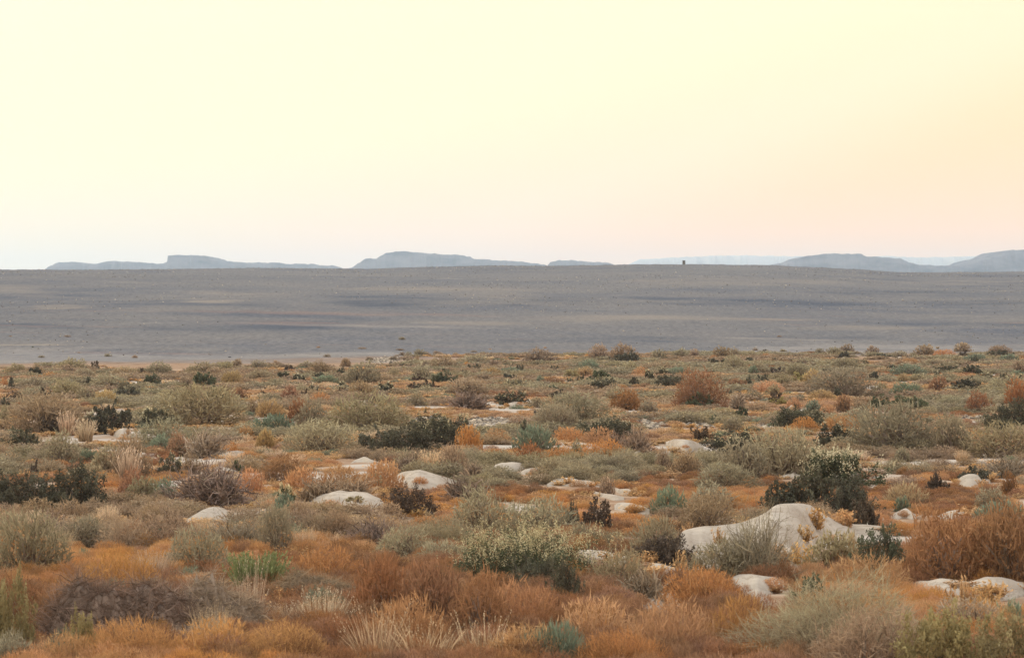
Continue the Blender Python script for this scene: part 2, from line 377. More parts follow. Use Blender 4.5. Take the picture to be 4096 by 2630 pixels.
def build_hills():
    D2_ = D2
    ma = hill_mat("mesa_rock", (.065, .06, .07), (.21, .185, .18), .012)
    mb = hill_mat("haze_paled_ridge_rock", (.52, .48, .40), (.62, .57, .48), .01)  # rock colour lightened to paint in extra haze on the far ridge
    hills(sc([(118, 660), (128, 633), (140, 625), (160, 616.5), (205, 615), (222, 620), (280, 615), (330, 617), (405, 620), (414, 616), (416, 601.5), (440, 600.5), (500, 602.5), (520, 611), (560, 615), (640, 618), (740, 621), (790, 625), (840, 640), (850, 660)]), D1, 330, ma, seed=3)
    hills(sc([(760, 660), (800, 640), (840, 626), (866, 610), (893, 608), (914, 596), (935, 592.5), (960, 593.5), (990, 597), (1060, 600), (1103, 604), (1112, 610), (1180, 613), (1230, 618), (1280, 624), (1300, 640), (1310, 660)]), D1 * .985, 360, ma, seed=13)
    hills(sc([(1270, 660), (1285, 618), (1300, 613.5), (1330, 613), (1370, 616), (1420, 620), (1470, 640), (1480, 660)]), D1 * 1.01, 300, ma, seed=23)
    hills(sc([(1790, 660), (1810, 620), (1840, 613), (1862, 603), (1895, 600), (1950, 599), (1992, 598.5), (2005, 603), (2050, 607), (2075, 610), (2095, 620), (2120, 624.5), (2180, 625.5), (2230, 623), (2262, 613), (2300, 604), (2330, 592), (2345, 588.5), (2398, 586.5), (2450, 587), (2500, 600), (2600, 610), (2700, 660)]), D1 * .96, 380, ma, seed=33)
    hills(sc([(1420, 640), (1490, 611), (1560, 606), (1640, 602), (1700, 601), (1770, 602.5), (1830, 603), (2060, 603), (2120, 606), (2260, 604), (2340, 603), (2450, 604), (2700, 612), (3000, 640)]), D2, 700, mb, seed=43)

def build_cairns():
    # the square-topped marker on the crest of the plain
    def drum(segs, rings, rng, rad):
        V = []; F = []
        for k, (z, r) in enumerate(rings):
            for i in range(segs):
                a = 2 * math.pi * (i + .5 * (k // 2 % 2)) / segs
                rr = rad * r * (1 + (rng.random() - .5) * .12)
                V.append((math.cos(a) * rr, math.sin(a) * rr, z))
        for k in range(len(rings) - 1):
            for i in range(segs):
                j = (i + 1) % segs
                F.append([k * segs + i, k * segs + j, (k + 1) * segs + j, (k + 1) * segs + i])
        F.append(list(range((len(rings) - 1) * segs, len(rings) * segs)))
        return np.array(V), F
    rng = random.Random(4)
    m = rock_mat("cairn_stone", [(.3, (.10, .09, .075)), (.7, (.22, .20, .16))], 4)
    def make(name, rings, rad, loc, label):
        V, F = drum(9, rings, rng, rad)
        nv = [len(f) for f in F]
        me = mesh_from(name, V, np.concatenate([np.array(f) for f in F]), np.array(nv), dict(tone=np.full(len(V), .5)), [m])
        return tag(link(name, me, None, loc), label, 'cairn')
    px = 1601.5 * 1.70809; y = RIDGE - 6; x = (px - 2048) / FPX * y; z = float(zt(x, y))
    k = 1.0
    c = make("stone_cairn", [(0, 1.12), (.08, 1.05), (.30, .97), (.34, 1.0), (.55, 1.03), (.62, .95), (.64, 1.02), (.9, 1.0), (.93, .92), (.95, .98), (1.22, .9), (1.25, 1.0), (1.42, 1.02), (1.45, .9)], .52, (x, y, z - .05), "stubby square-topped stone marker standing alone on the crest of the grey plain")
    cap = mesh_from("cap_slab", np.array([(sx * .56, sy * .5, zz) for zz in (1.44, 1.56) for sx, sy in ((-1, -1), (1, -1), (1.0, 1), (-1, 1))]), np.array([(0, 1, 2, 3), (4, 5, 6, 7), (0, 1, 5, 4), (1, 2, 6, 5), (2, 3, 7, 6), (3, 0, 4, 7)]).ravel(), 4, dict(tone=np.full(8, .45)), [m])
    link("cap_slab", cap, c)
    y = D1 * .985; x = (934.5 * 1.70809 - 2048) / FPX * y; z = EYE + (HY - 592.5 * 1.70809) / FPX * y
    make("stone_cairn", [(0, 1.2), (1.0, 1.0), (1.6, .8), (1.7, .9), (3.2, .6), (3.4, .5), (4.2, .38)], 1.5, (x, y, z - 1.0), "tiny pointed stone pile on the summit of the far blue mesa in the middle")
    # two dark boulders at the foot of the plain
    bm_ = rock_mat("dark_boulder", [(.3, (.015, .015, .018)), (.7, (.05, .05, .055))], 4)
    for px, py, sx, lab in ((918, 1432, .22, "small black boulder lying on the pale plain edge at the left"), (3061, 1401, .34, "low black boulder lying at the foot of the plain, right of centre")):
        X, Y, Z = G(px, py); r2 = np.random.default_rng(int(px)); V, F = ico_blob(r2)
        V = V * np.array([sx * 1.3, sx, sx * .75])
        me = mesh_from("boulder", V, F.ravel(), 3, dict(tone=np.full(12, .5)), [bm_])
        tag(link("boulder", me, None, (X, Y, Z + sx * .14)), lab, 'boulder')

def build_haze():
    x0, x1, y0, y1, z0, z1 = -8200, 8200, -90, 16600, -1.6, 268
    V = [(x, y, z) for z in (z0, z1) for x, y in ((x0, y0), (x1, y0), (x1, y1), (x0, y1))]
    F = [(3, 2, 1, 0), (4, 5, 6, 7), (0, 1, 5, 4), (1, 2, 6, 5), (2, 3, 7, 6), (3, 0, 4, 7)]
    m, n, l = new_mat("dusty_air"); o = n.new("ShaderNodeOutputMaterial"); v = n.new("ShaderNodeVolumePrincipled")
    v.inputs['Color'].default_value = (.66, .83, 1.0, 1); v.inputs['Density'].default_value = 8.0e-5; v.inputs['Anisotropy'].default_value = .45
    l.new(v.outputs[0], o.inputs['Volume'])
    me = mesh_from("haze", np.array(V, float), np.array(F).ravel(), 4, None, [m])
    tag(link("haze", me), kind='stuff')

# ------------------------------------------------------------------ sand mounds
def sand_mat():
    m, n, l = new_mat("white_sand")
    o = n.new("ShaderNodeOutputMaterial"); d = n.new("ShaderNodeBsdfDiffuse"); l.new(d.outputs[0], o.inputs[0])
    tcn = n.new("ShaderNodeTexCoord"); P = tcn.outputs['Object']
    c = ramp_of(n, l, noise_of(n, l, P, 1.3, 6, .7), [(.3, (.37, .31, .24)), (.5, (.50, .43, .34)), (.68, (.60, .525, .42))])
    deb = ramp_of(n, l, noise_of(n, l, P, 7, 4, .8, (.35, 1, 1)), [(.66, (0, 0, 0)), (.72, (.8, .8, .8))])
    c = mixc(n, l, deb, c, (.22, .16, .11))
    lay = ramp_of(n, l, noise_of(n, l, P, 1.6, 5, .7, (.5, 1.2, 11)), [(.56, (0, 0, 0)), (.60, (.55, .55, .55)), (.64, (0, 0, 0))])
    c = mixc(n, l, lay, c, (.20, .15, .105))
    st_ = ramp_of(n, l, noise_of(n, l, P, .55, 4, .6), [(.42, (0, 0, 0)), (.66, (.45, .45, .45))])
    c = mixc(n, l, st_, c, (.34, .26, .185))
    l.new(c, d.inputs[0])
    bp = n.new("ShaderNodeBump"); bp.inputs['Strength'].default_value = .9; bp.inputs['Distance'].default_value = .09
    l.new(noise_of(n, l, P, 2.6, 6, .75, (.45, 1.6, 1)), bp.inputs['Height']); l.new(bp.outputs[0], d.inputs['Normal'])
    return m
SANDM = sand_mat(); MOUNDS = []; WEEDS = []
def add_mound(x0, x1, yt, yb, label, seed, peak=.5, top=None, bot=None):
    """a wind-heaped bank of pale sand with a sloping front, a crest and a steeper back; top and bot are its crest and foot lines"""
    r = random.Random(seed)
    if top is None:
        h_ = yb - yt; m = 9; top, bot = [], []
        for i in range(m + 1):
            u = i / m; a = u / peak if u < peak else (1 - u) / (1 - peak)
            a = max(0, a) ** .75 * (1 if 0 < i < m else 0) * (1 + r.uniform(-.16, .16))
            top.append((x0 + (x1 - x0) * u, yb - h_ * min(a, 1.05) * .98)); bot.append((x0 + (x1 - x0) * u, yb + (r.uniform(-.18, .12) * h_ if 0 < i < m else 0)))
    T, B = np.array(top, float), np.array(bot, float)
    xa, xb = T[0, 0], T[-1, 0]; nc = int(np.clip((xb - xa) / 5, 24, 170)); ns, nb = 18, 9
    px = np.linspace(xa, xb, nc); tp = np.interp(px, T[:, 0], T[:, 1]); bt = np.interp(px, B[:, 0], B[:, 1])
    k3 = np.array([1, 2, 3, 2, 1]) / 9.0
    tp = np.convolve(np.pad(tp, 2, 'edge'), k3, 'valid'); th = np.maximum(bt - tp, .5)
    X0, Y0, Z0 = G((xa + xb) / 2, float(bt.max())); k0 = FPX / Y0
    tp = tp + (vnoise(px / k0 * 1.6 + seed, px * 0, seed) - .5) * .10 * th + (vnoise(px / k0 * 7 + seed, px * 0, seed + 1) - .5) * min(.02 * k0, 3)
    und = .05 * k0                                   # how far the foot runs on under the weeds
    g = np.array([G(float(a), float(b) + und)[1] for a, b in zip(px, bt)]); g = np.convolve(np.pad(g, 3, 'edge'), np.ones(7) / 7, 'valid')
    hgt = th / FPX * g; dep = 1.1 * np.minimum(hgt * 4.2, 3.6) + .25
    rows = []
    for i in range(ns + 1):
        s_ = i / ns; yy = g + dep * s_
        row = (bt + und) + (tp - bt - und) * (.42 * s_ + .58 * math.sin(s_ * math.pi / 2))
        xx = (px - 2048) / FPX * yy; zz = EYE - (row - HY) / FPX * yy
        rip = (fbm(xx * 1.3 + seed, yy * 2.4, seed + 3, 4) - .5) * .34 * np.minimum(hgt, .5) * math.sin(s_ * math.pi) + .012 * np.sin(yy * 9 + 3 * fbm(xx, yy, seed, 2)) * math.sin(s_ * math.pi)
        rows.append(np.stack([xx, yy, zz + rip - (.06 if i == 0 else 0)], -1))
    crest = rows[-1]
    for i in range(1, nb + 1):
        s_ = i / nb; yy = crest[:, 1] + dep * 1.1 * s_; xx = crest[:, 0] * yy / crest[:, 1] * (1 - .0 * s_)
        gz = zt(xx, yy) - .08
        zz = gz + (crest[:, 2] - gz) * math.cos(s_ * math.pi / 2) ** 1.3
        rows.append(np.stack([xx, yy, zz], -1))
    V = np.array(rows); n1, n2 = V.shape[:2]; MOUNDS.append(V.copy())
    for i in range(ns + 1):
        pr = .085 if i < 3 else (.02 if i < 7 else .004)
        for q in range(nc):
            if r.random() < pr * min(1, (xb - xa) / k0 / nc / .10): WEEDS.append(tuple(V[i, q]))
    V = V - np.array([X0, Y0, Z0]); idx = np.arange(n1 * n2).reshape(n1, n2)
    F = np.stack([idx[:-1, :-1], idx[:-1, 1:], idx[1:, 1:], idx[1:, :-1]], -1).reshape(-1)
    o = link("sand_mound", mesh_from("sand_mound", V.reshape(-1, 3), F, 4, None, [SANDM], smooth=True), None, (X0, Y0, Z0))
    for q in range(0, nc, max(1, nc // 8)):          # keep its sloping face clear of weeds
        wd = (xb - xa) / k0 / 8
        if hgt[q] > .03: SAND.append((float(crest[q, 0]), float(g[q] + dep[q] * .5), wd * 1.3 + .15, float(dep[q] * .62 + .25)))
    return tag(o, label, 'sand mound', 'white sand mounds between the shrubs')
# ------------------------------------------------------------------ plant shapes (all in a unit dome: radius 1, height 1)
def strips(P, W_, rng, tip, tone):
    """ribbons along polylines P (n,k,3) with half-widths W_ (n,k); returns V, tris, tip, tone"""
    n, k, _ = P.shape
    d = P[:, -1] - P[:, 0]; s = np.cross(d, rng.normal(size=(n, 3))); s /= np.linalg.norm(s, axis=1, keepdims=True) + 1e-9
    A = P + s[:, None] * W_[..., None]; B = P - s[:, None] * W_[..., None]
    V = np.stack([A, B], 2).reshape(-1, 3)
    b = (np.arange(n) * k * 2)[:, None] + (np.arange(k - 1) * 2)[None]
    F = np.stack([b, b + 1, b + 3, b, b + 3, b + 2], -1).reshape(-1)
    return V, F, np.repeat(tip.reshape(-1), 2), np.repeat(np.repeat(tone, k), 2)
def spikes(P0, P1, hw, rng, t0, t1, tone):
    n = len(P0); d = P1 - P0
    s = np.cross(d, rng.normal(size=(n, 3))); s /= np.linalg.norm(s, axis=1, keepdims=True) + 1e-9
    V = np.stack([P0 + s * hw[:, None], P0 - s * hw[:, None], P1], 1).reshape(-1, 3)
    return V, np.arange(3 * n), np.stack([t0, t0, t1], 1).reshape(-1), np.repeat(tone, 3)
def leaves(C, sz, rng, tip, tone, up=.4):
    """small kite-shaped leaves centred on C"""
    n = len(C); a = rng.normal(size=(n, 3)); a[:, 2] += up; a /= np.linalg.norm(a, axis=1, keepdims=True)
    b = np.cross(a, rng.normal(size=(n, 3))); b /= np.linalg.norm(b, axis=1, keepdims=True) + 1e-9
    s = sz[:, None]
    V = np.stack([C - a * s, C + b * s * .45, C + a * s, C - b * s * .45], 1).reshape(-1, 3)
    f = (np.arange(n) * 4)[:, None] + np.array([0, 1, 2, 0, 2, 3])[None]
    return V, f.reshape(-1), np.repeat(tip, 4), np.repeat(tone, 4)
def merge(parts):
    V, F, T, O = [], [], [], []; off = 0
    for v, f, t, o in parts:
        V.append(v); F.append(np.asarray(f) + off); T.append(t); O.append(o); off += len(v)
    return np.concatenate(V), np.concatenate(F), np.concatenate(T), np.concatenate(O)
def dirs(n, rng, low=0.0):
    z = low + (1 - low) * rng.random(n); a = rng.random(n) * 2 * np.pi; r = np.sqrt(np.maximum(1 - z * z, 0))
    return np.stack([r * np.cos(a), r * np.sin(a), z], -1)
def lump(D, seed, amp):
    th = np.arctan2(D[:, 1], D[:, 0]); z = D[:, 2]
    a = D[:, 0] * 1.6 + seed * 3.1; b = D[:, 1] * 1.6 + z * 1.9 + seed
    f = fbm(a, b, seed, 2) - .5
    g = vnoise(D[:, 0] * 4.5 + seed, D[:, 1] * 4.5 + z * 4 + 3, seed + 5) - .5
    return 1 + amp * (1.5 * f + .55 * g)
def stems(n, r, hw, rng, seed, amp=.35, spread=.14, low=.12, wob=.06):
    D = dirs(n, rng, low); R_ = lump(D, seed, amp)[:, None] * r * (.75 + .25 * rng.random((n, 1)))
    base = np.column_stack([rng.normal(size=(n, 2)) * spread, np.full(n, -.02)])
    end = D * R_; k = 5; u = np.linspace(0, 1, k)[None, :, None]
    mid = base * .5 + end * np.array([.38, .38, .62])
    P = (1 - u) ** 2 * base[:, None] + 2 * u * (1 - u) * mid[:, None] + u * u * end[:, None]
    P = P + rng.normal(size=P.shape) * wob * u * .6
    W_ = hw * (1.0 - .7 * u[..., 0]) * (.7 + .6 * rng.random((n, 1)))
    return strips(P, W_, rng, np.broadcast_to(u[..., 0] * .5, (n, k)), rng.random(n))

def shape_dome(lp, rng, seed, amp=.34, ln=.135, cov=9.0, up=.3, jit=.8, low=-.02):
    """fine-twigged rounded shrub; lp = its width in render pixels"""
    hw = .85 / lp; n = int(cov / (ln * hw * 2)); n = min(n, 42000)
    D = dirs(n, rng, low); R_ = lump(D, seed, amp)
    u = rng.random(n) ** .42
    r0 = R_ * (.22 + .66 * u)
    P0 = D * r0[:, None]
    d = D * .75 + np.array([0, 0, up]) + rng.normal(size=(n, 3)) * jit; d /= np.linalg.norm(d, axis=1, keepdims=True)
    l_ = ln * (.5 + rng.random(n)) * R_
    P1 = P0 + d * l_[:, None]
    c = np.clip((r0 / R_ - .3) / .6, 0, 1) * np.clip(.22 + 1.15 * D[:, 2], 0, 1)  # low outer twigs take the older-wood brown with its painted contact shade
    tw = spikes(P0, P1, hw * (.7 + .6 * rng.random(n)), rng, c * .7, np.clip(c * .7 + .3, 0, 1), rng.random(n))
    return [('branches', stems(int(min(90, 14 + lp * .4)), .72, 2.2 / lp + .002, rng, seed, amp), 'S'), ('twigs', tw, 'M')]

def shape_leafy(lp, rng, seed, amp=.36, cov=8.0, seeds=0, flowers=0):
    ls = max(1.9 / lp, .014); nl = int(min(cov / (ls * ls * .9), 26000))
    ns = int(np.clip(lp * 1.6, 24, 260))
    D = dirs(ns, rng, -.02); R_ = lump(D, seed, amp)
    c0 = D * (R_ * (.15 + .70 * rng.random(ns) ** .5))[:, None]
    ax = D * .55 + np.array([0, 0, .8]) + rng.normal(size=(ns, 3)) * .3; ax /= np.linalg.norm(ax, axis=1, keepdims=True)
    k = rng.integers(0, ns, nl); t_ = rng.random(nl)
    L_ = (.16 + .22 * rng.random(ns)) * np.where(rng.random(ns) < .2, 1.5, 1)
    C = c0[k] + ax[k] * (t_ * L_[k])[:, None] + rng.normal(size=(nl, 3)) * (.085 * (1.25 - t_))[:, None]
    C[:, 2] = np.maximum(C[:, 2], .0)
    tn = np.clip(.5 * rng.random(nl) + .5 * rng.random(ns)[k], 0, 1)
    out_ = [('branches', stems(int(min(60, 12 + lp * .3)), .75, 2.0 / lp + .002, rng, seed, amp), 'S'),
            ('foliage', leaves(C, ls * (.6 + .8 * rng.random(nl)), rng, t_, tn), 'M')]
    if seeds:
        m = int(seeds * ns * 2.2); k = rng.integers(0, ns, m)
        top = c0[k] + ax[k] * (L_[k] * (.85 + .5 * rng.random(m)))[:, None] + rng.normal(size=(m, 3)) * .05
        ok = top[:, 2] > .42 * np.max(top[:, 2]) * (.6 + .8 * rng.random(m)); top = top[ok]; m = len(top)
        q = max(1, int(np.clip(lp / 22, 1, 6)))
        C2 = (top[:, None] + np.array([0, 0, 1]) * (np.arange(q) * .022)[None, :, None] + rng.normal(size=(m, q, 3)) * .008).reshape(-1, 3)
        out_.append(('seed_heads', leaves(C2, np.full(m * q, max(1.7 / lp, .013)), rng, rng.random(m * q), rng.random(m * q), up=1.5), 'seed'))
    if flowers:
        m = int(flowers); k = rng.integers(0, ns, m)
        top = c0[k] + ax[k] * L_[k][:, None] * 1.05 + rng.normal(size=(m, 3)) * .08
        C2 = np.repeat(top, 5, 0) + rng.normal(size=(m * 5, 3)) * .012
        out_.append(('flowers', leaves(C2, np.full(m * 5, max(1.2 / lp, .014)), rng, rng.random(m * 5), rng.random(m * 5)), 'flower'))
    return out_

def shape_dead(lp, rng, seed, cov=1.0, flat=1.0):
    """leafless crooked twigs, thick and thin"""
    hw = max(.9 / lp, .003); n = int(min(1500, (260 + lp * 6) * cov))
    D = dirs(n, rng, -.05); R_ = lump(D, seed, .45)
    k = 6; u = np.linspace(0, 1, k)
    p = D * (R_ * .55 * rng.random(n) ** .6)[:, None] * np.array([1, 1, .8]); p[:, 2] = np.maximum(p[:, 2], .02)
    d = D * .6 + np.array([0, 0, .35]) + rng.normal(size=(n, 3)) * .55; d /= np.linalg.norm(d, axis=1, keepdims=True)
    P = [p]; st = (.10 + .08 * rng.random((n, 1)))
    for i in range(k - 1):
        d = d + rng.normal(size=(n, 3)) * .38; d /= np.linalg.norm(d, axis=1, keepdims=True)
        p = p + d * st * R_[:, None]; P.append(p)
    P = np.stack(P, 1)
    W_ = hw * (1.25 - u)[None] * (.5 + 1.2 * rng.random((n, 1)) ** 2)
    a = strips(P, W_, rng, np.broadcast_to(u * .8 + .1, (n, k)), rng.random(n))
    m = n * 3; kk = rng.integers(0, n, m); jj = rng.integers(1, k, m); Q = P[kk, jj]
    e = rng.normal(size=(m, 3)) + np.array([0, 0, .3]); e /= np.linalg.norm(e, axis=1, keepdims=True)
    b = spikes(Q, Q + e * (.05 + .10 * rng.random((m, 1))), np.full(m, hw * .6), rng, np.full(m, .5), np.full(m, 1.), rng.random(m))
    return [('branches', stems(int(30 + lp * .25), .8, hw * 1.6, rng, seed, .4, .22, .02, .12), 'S'), ('twigs', merge([a, b]), 'M')]

def shape_heap(lp, rng, seed):
    """a long low heap of dead brush: a matted core with twigs lying every way over it"""
    nu, nv = 60, 26; u = np.linspace(-1, 1, nu); v = np.linspace(0, np.pi, nv)
    U, T = np.meshgrid(u, v, indexing='ij')
    r = np.sqrt(np.clip(1 - np.abs(U) ** 3, 0, 1)) * (.82 + .45 * (fbm(U * 3 + seed, T * 1.2, seed, 4) - .5) + .45 * (fbm(U * 16, T * 6, seed + 3, 3) - .5))
    X, Y, Z = U * .92, np.cos(T) * r * .42, np.sin(T) * r * .82 * (.8 + .5 * vnoise(U * 2.2 + seed, U * 0, seed + 1)) - .02
    V = np.stack([X, Y, Z], -1).reshape(-1, 3); idx = np.arange(nu * nv).reshape(nu, nv)
    a, b, c, d = idx[:-1, :-1], idx[:-1, 1:], idx[1:, 1:], idx[1:, :-1]
    F = np.stack([a, b, c, a, c, d], -1).reshape(-1)
    core = (V, F, np.clip(.5 + 1.0 * (fbm(U * 14, T * 8, seed + 7, 3) - .3), 0, 1).ravel(), fbm(U * 22, T * 7, seed + 5, 3).ravel())
    n = 9500; k = rng.integers(0, len(V), n); P0 = V[k] * (1.0 + .03 * rng.random((n, 1)))
    dv = rng.normal(size=(n, 3)) * np.array([1.2, .7, .32]) + np.array([0, 0, .10]); dv /= np.linalg.norm(dv, axis=1, keepdims=True)
    st = (.035 + .06 * rng.random((n, 1))) ; P = [P0]; p = P0; d_ = dv
    for i in range(4):
        d_ = d_ + rng.normal(size=(n, 3)) * .28; d_ /= np.linalg.norm(d_, axis=1, keepdims=True); p = p + d_ * st * np.array([1, .6, 1.1]); P.append(p)
    P = np.stack(P, 1); uu = np.linspace(0, 1, 5)
    W_ = .0034 * (1.2 - uu)[None] * (.4 + 1.6 * rng.random((n, 1)) ** 3)
    return [('matted_brush', core, 'M'), ('twigs', strips(P, W_, rng, np.broadcast_to(.25 + uu * .75, (n, 5)), rng.random(n)), 'M')]

def blades(n, hw, rng, base=.35, lean=.65, k=4, hmin=.55):
    a = rng.random(n) * 6.283; r = base * np.sqrt(rng.random(n))
    B = np.stack([r * np.cos(a), r * np.sin(a), np.zeros(n)], -1)
    a2 = a + rng.normal(size=n) * .8; h = hmin + (1 - hmin) * rng.random(n); o = lean * rng.random(n) * (1.25 - h * .6)
    E = B + np.stack([o * np.cos(a2), o * np.sin(a2), h], -1)
    M = B * .6 + E * .4; M[:, 2] = h * .62
    u = np.linspace(0, 1, k)[None, :, None]
    P = (1 - u) ** 2 * B[:, None] + 2 * u * (1 - u) * M[:, None] + u * u * E[:, None]
    W_ = hw * (1.05 - u[..., 0]) * (.6 + .8 * rng.random((n, 1)))
    return P, W_, u[..., 0]
def shape_grass(lp, rng, seed, n=None, lean=.6, heads=True):
    hw = max(1.1 / lp, .004); n = n or int(min(700, 40 + lp * 3))
    P, W_, u = blades(n, hw, rng, lean=lean)
    parts = [strips(P, W_, rng, np.broadcast_to(u, (n, 4)), rng.random(n))]
    if heads:
        m = n // 2; E = P[:m, -1]; D = P[:m, -1] - P[:m, -2]; D /= np.linalg.norm(D, axis=1, keepdims=True)
        for q in range(4):
            C = E + D * (.03 * q)
            parts.append(leaves(C + rng.normal(size=C.shape) * .006, np.full(m, max(1.3 / lp, .012)), rng, np.ones(m), rng.random(m), up=1.5))
    return [('stalks', merge(parts), 'M')]
def shape_cushion(lp, rng, seed):
    """cottony mass of hair-fine dry stems"""
    hw = .8 / lp; ln = .15; n = int(min(8 / (ln * hw * 2), 30000))
    D = dirs(n, rng, -.05); R_ = lump(D, seed, .22)
    u = rng.random(n) ** .38; r0 = R_ * (.2 + .72 * u); P0 = D * r0[:, None]
    d = D * .5 + np.array([0, 0, .55]) + rng.normal(size=(n, 3)) * .55; d /= np.linalg.norm(d, axis=1, keepdims=True)
    P1 = P0 + d * (ln * (.4 + .9 * rng.random(n)))[:, None]
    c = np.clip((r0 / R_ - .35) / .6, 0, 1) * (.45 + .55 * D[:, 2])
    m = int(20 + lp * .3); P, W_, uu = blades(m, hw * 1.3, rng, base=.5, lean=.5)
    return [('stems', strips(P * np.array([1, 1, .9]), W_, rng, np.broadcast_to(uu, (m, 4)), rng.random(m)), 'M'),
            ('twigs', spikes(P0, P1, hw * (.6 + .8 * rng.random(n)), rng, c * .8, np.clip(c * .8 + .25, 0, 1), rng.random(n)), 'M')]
def shape_forb(lp, rng, seed, n=26):
    """a few dry stems strung with curled leaves and seed pods"""
    hw = max(.9 / lp, .006)
    P, W_, u = blades(n, hw, rng, base=.25, lean=.85, hmin=.4)
    m = n * int(np.clip(lp / 2.2, 5, 16)); k = rng.integers(0, n, m); t_ = rng.random(m) ** .8
    f = t_ * 2.99; i = f.astype(int); fr = (f - i)[:, None]
    C = P[k, i] * (1 - fr) + P[k, i + 1] * fr + rng.normal(size=(m, 3)) * .05
    return [('stems', strips(P, W_, rng, np.broadcast_to(u, (n, 4)), rng.random(n)), 'M'),
            ('leaves', leaves(C, max(2.3 / lp, .03) * (.5 + rng.random(m)), rng, t_, rng.random(m)), 'M')]

LODS = [(250, 460), (165, 280), (95, 130), (48, 62), (20, 30), (0, 13)]
def lod_of(px):
    for i, (th, lp) in enumerate(LODS):
        if px >= th: return i, lp
KINDS = {  # code: shape, material, object name, category, description used in labels
 'h': ('dome', 'olive', 'twiggy_shrub', 'shrub', 'grey-green fine-twigged shrub'),
 'H': ('dome', 'grey', 'twiggy_shrub', 'shrub', 'pale sage-grey fuzzy shrub'),
 'b': ('dome', 'brown', 'twiggy_shrub', 'shrub', 'brownish fine-twigged shrub'),
 'd': ('leafy', 'dark', 'leafy_shrub', 'shrub', 'blackish leafy shrub'),
 'D': ('leafy', 'darkb', 'leafy_shrub', 'shrub', 'dark brown leafy shrub'),
 's': ('seedy', 'dark', 'seeding_shrub', 'shrub', 'dark shrub tipped with tan seed heads'),
 'k': ('seedy2', 'dgreen', 'seeding_shrub', 'shrub', 'olive shrub covered in pale seed heads'),
 'n': ('leafy', 'dgreen', 'leafy_shrub', 'shrub', 'dark green leafy shrub'),
 'f': ('flowery', 'dgreen', 'flowering_shrub', 'shrub', 'dark green shrub with white flowers'),
 't': ('dome2', 'teal', 'cushion_shrub', 'shrub', 'blue-green low shrub'),
 'r': ('dome', 'rust', 'dry_shrub', 'shrub', 'rust-brown dry shrub'),
 'o': ('cushion', 'orange', 'dry_cushion', 'dry shrub', 'orange dry fuzzy cushion'),
 'y': ('dome2', 'ochre', 'dry_shrub', 'shrub', 'ochre-yellow dry shrub'),
 'Y': ('leafy', 'ylgreen', 'leafy_shrub', 'shrub', 'yellow-green leafy bush'),
 'g': ('dead', 'dead', 'bare_shrub', 'shrub', 'grey leafless twiggy shrub'),
 'G': ('dead', 'deadb', 'bare_shrub', 'shrub', 'brown leafless twiggy shrub'),
 'w': ('grass', 'straw', 'grass_tuft', 'grass tuft', 'pale straw-coloured grass tuft'),
 'X': ('heap', 'deadb', 'brush_heap', 'brush heap', 'heap of dead brush'),
 'x': ('heap', 'dead', 'brush_heap', 'brush heap', 'heap of dead brush'),
 'v': ('grass2', 'straw', 'straw_stalks', 'grass stalks', 'sparse fan of straw stalks'),
 'q': ('dead2', 'sagestalk', 'bare_shrub', 'shrub', 'sage-brown open twiggy shrub'),
 'W': ('grass3', 'green', 'grass_tuft', 'grass tuft', 'fresh green grass tuft'),
 'F': ('forb', 'tan', 'dry_plant', 'dry plant', 'dry brown plant with seed pods'),
}
TPL = {}
def template(shape, mat, lod, lp, var):
    key = (shape, mat, lod, var)
    if key in TPL: return TPL[key]
    rng = np.random.default_rng(abs(hash((len(shape), ord(shape[0]), len(mat), ord(mat[-1]), lod, var))) % 99991); seed = var * 7 + lod * 3 + len(mat)
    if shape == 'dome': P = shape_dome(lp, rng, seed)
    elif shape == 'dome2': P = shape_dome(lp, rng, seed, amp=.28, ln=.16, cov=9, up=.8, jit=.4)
    elif shape == 'leafy': P = shape_leafy(lp, rng, seed)
    elif shape == 'seedy': P = shape_leafy(lp, rng, seed, seeds=2.0)
    elif shape == 'seedy2': P = shape_leafy(lp, rng, seed, amp=.45, seeds=8.0)
    elif shape == 'flowery': P = shape_leafy(lp, rng, seed, amp=.45, flowers=60)
    elif shape == 'dead': P = shape_dead(lp, rng, seed)
    elif shape == 'dead2': P = shape_dead(lp * 1.9, rng, seed)
    elif shape == 'heap': P = shape_heap(lp, rng, seed)
    elif shape == 'grass': P = shape_grass(lp, rng, seed)
    elif shape == 'grass3': P = shape_grass(lp / 2, rng, seed, n=420, lean=.6)
    elif shape == 'grass2': P = shape_grass(lp, rng, seed, n=85, lean=.95)
    elif shape == 'cushion': P = shape_cushion(lp, rng, seed)
    elif shape == 'forb': P = shape_forb(lp, rng, seed)
    allv = np.concatenate([p[1][0] for p in P])
    sx = np.percentile(np.abs(allv[:, :2]), 96); sz = np.percentile(allv[:, 2], 97.5)
    scl = np.array([1 / sx, 1 / sx, 1 / sz])
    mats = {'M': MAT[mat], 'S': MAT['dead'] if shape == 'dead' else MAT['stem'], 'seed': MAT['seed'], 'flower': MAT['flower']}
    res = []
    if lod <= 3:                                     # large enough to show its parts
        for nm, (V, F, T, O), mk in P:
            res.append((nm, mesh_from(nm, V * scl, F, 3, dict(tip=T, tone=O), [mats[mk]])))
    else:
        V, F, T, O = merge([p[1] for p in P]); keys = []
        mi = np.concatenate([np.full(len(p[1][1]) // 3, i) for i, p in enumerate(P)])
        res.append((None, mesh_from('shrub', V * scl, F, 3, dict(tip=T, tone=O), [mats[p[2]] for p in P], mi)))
    TPL[key] = res
    return res
from mathutils.bvhtree import BVHTree
_BVH = []
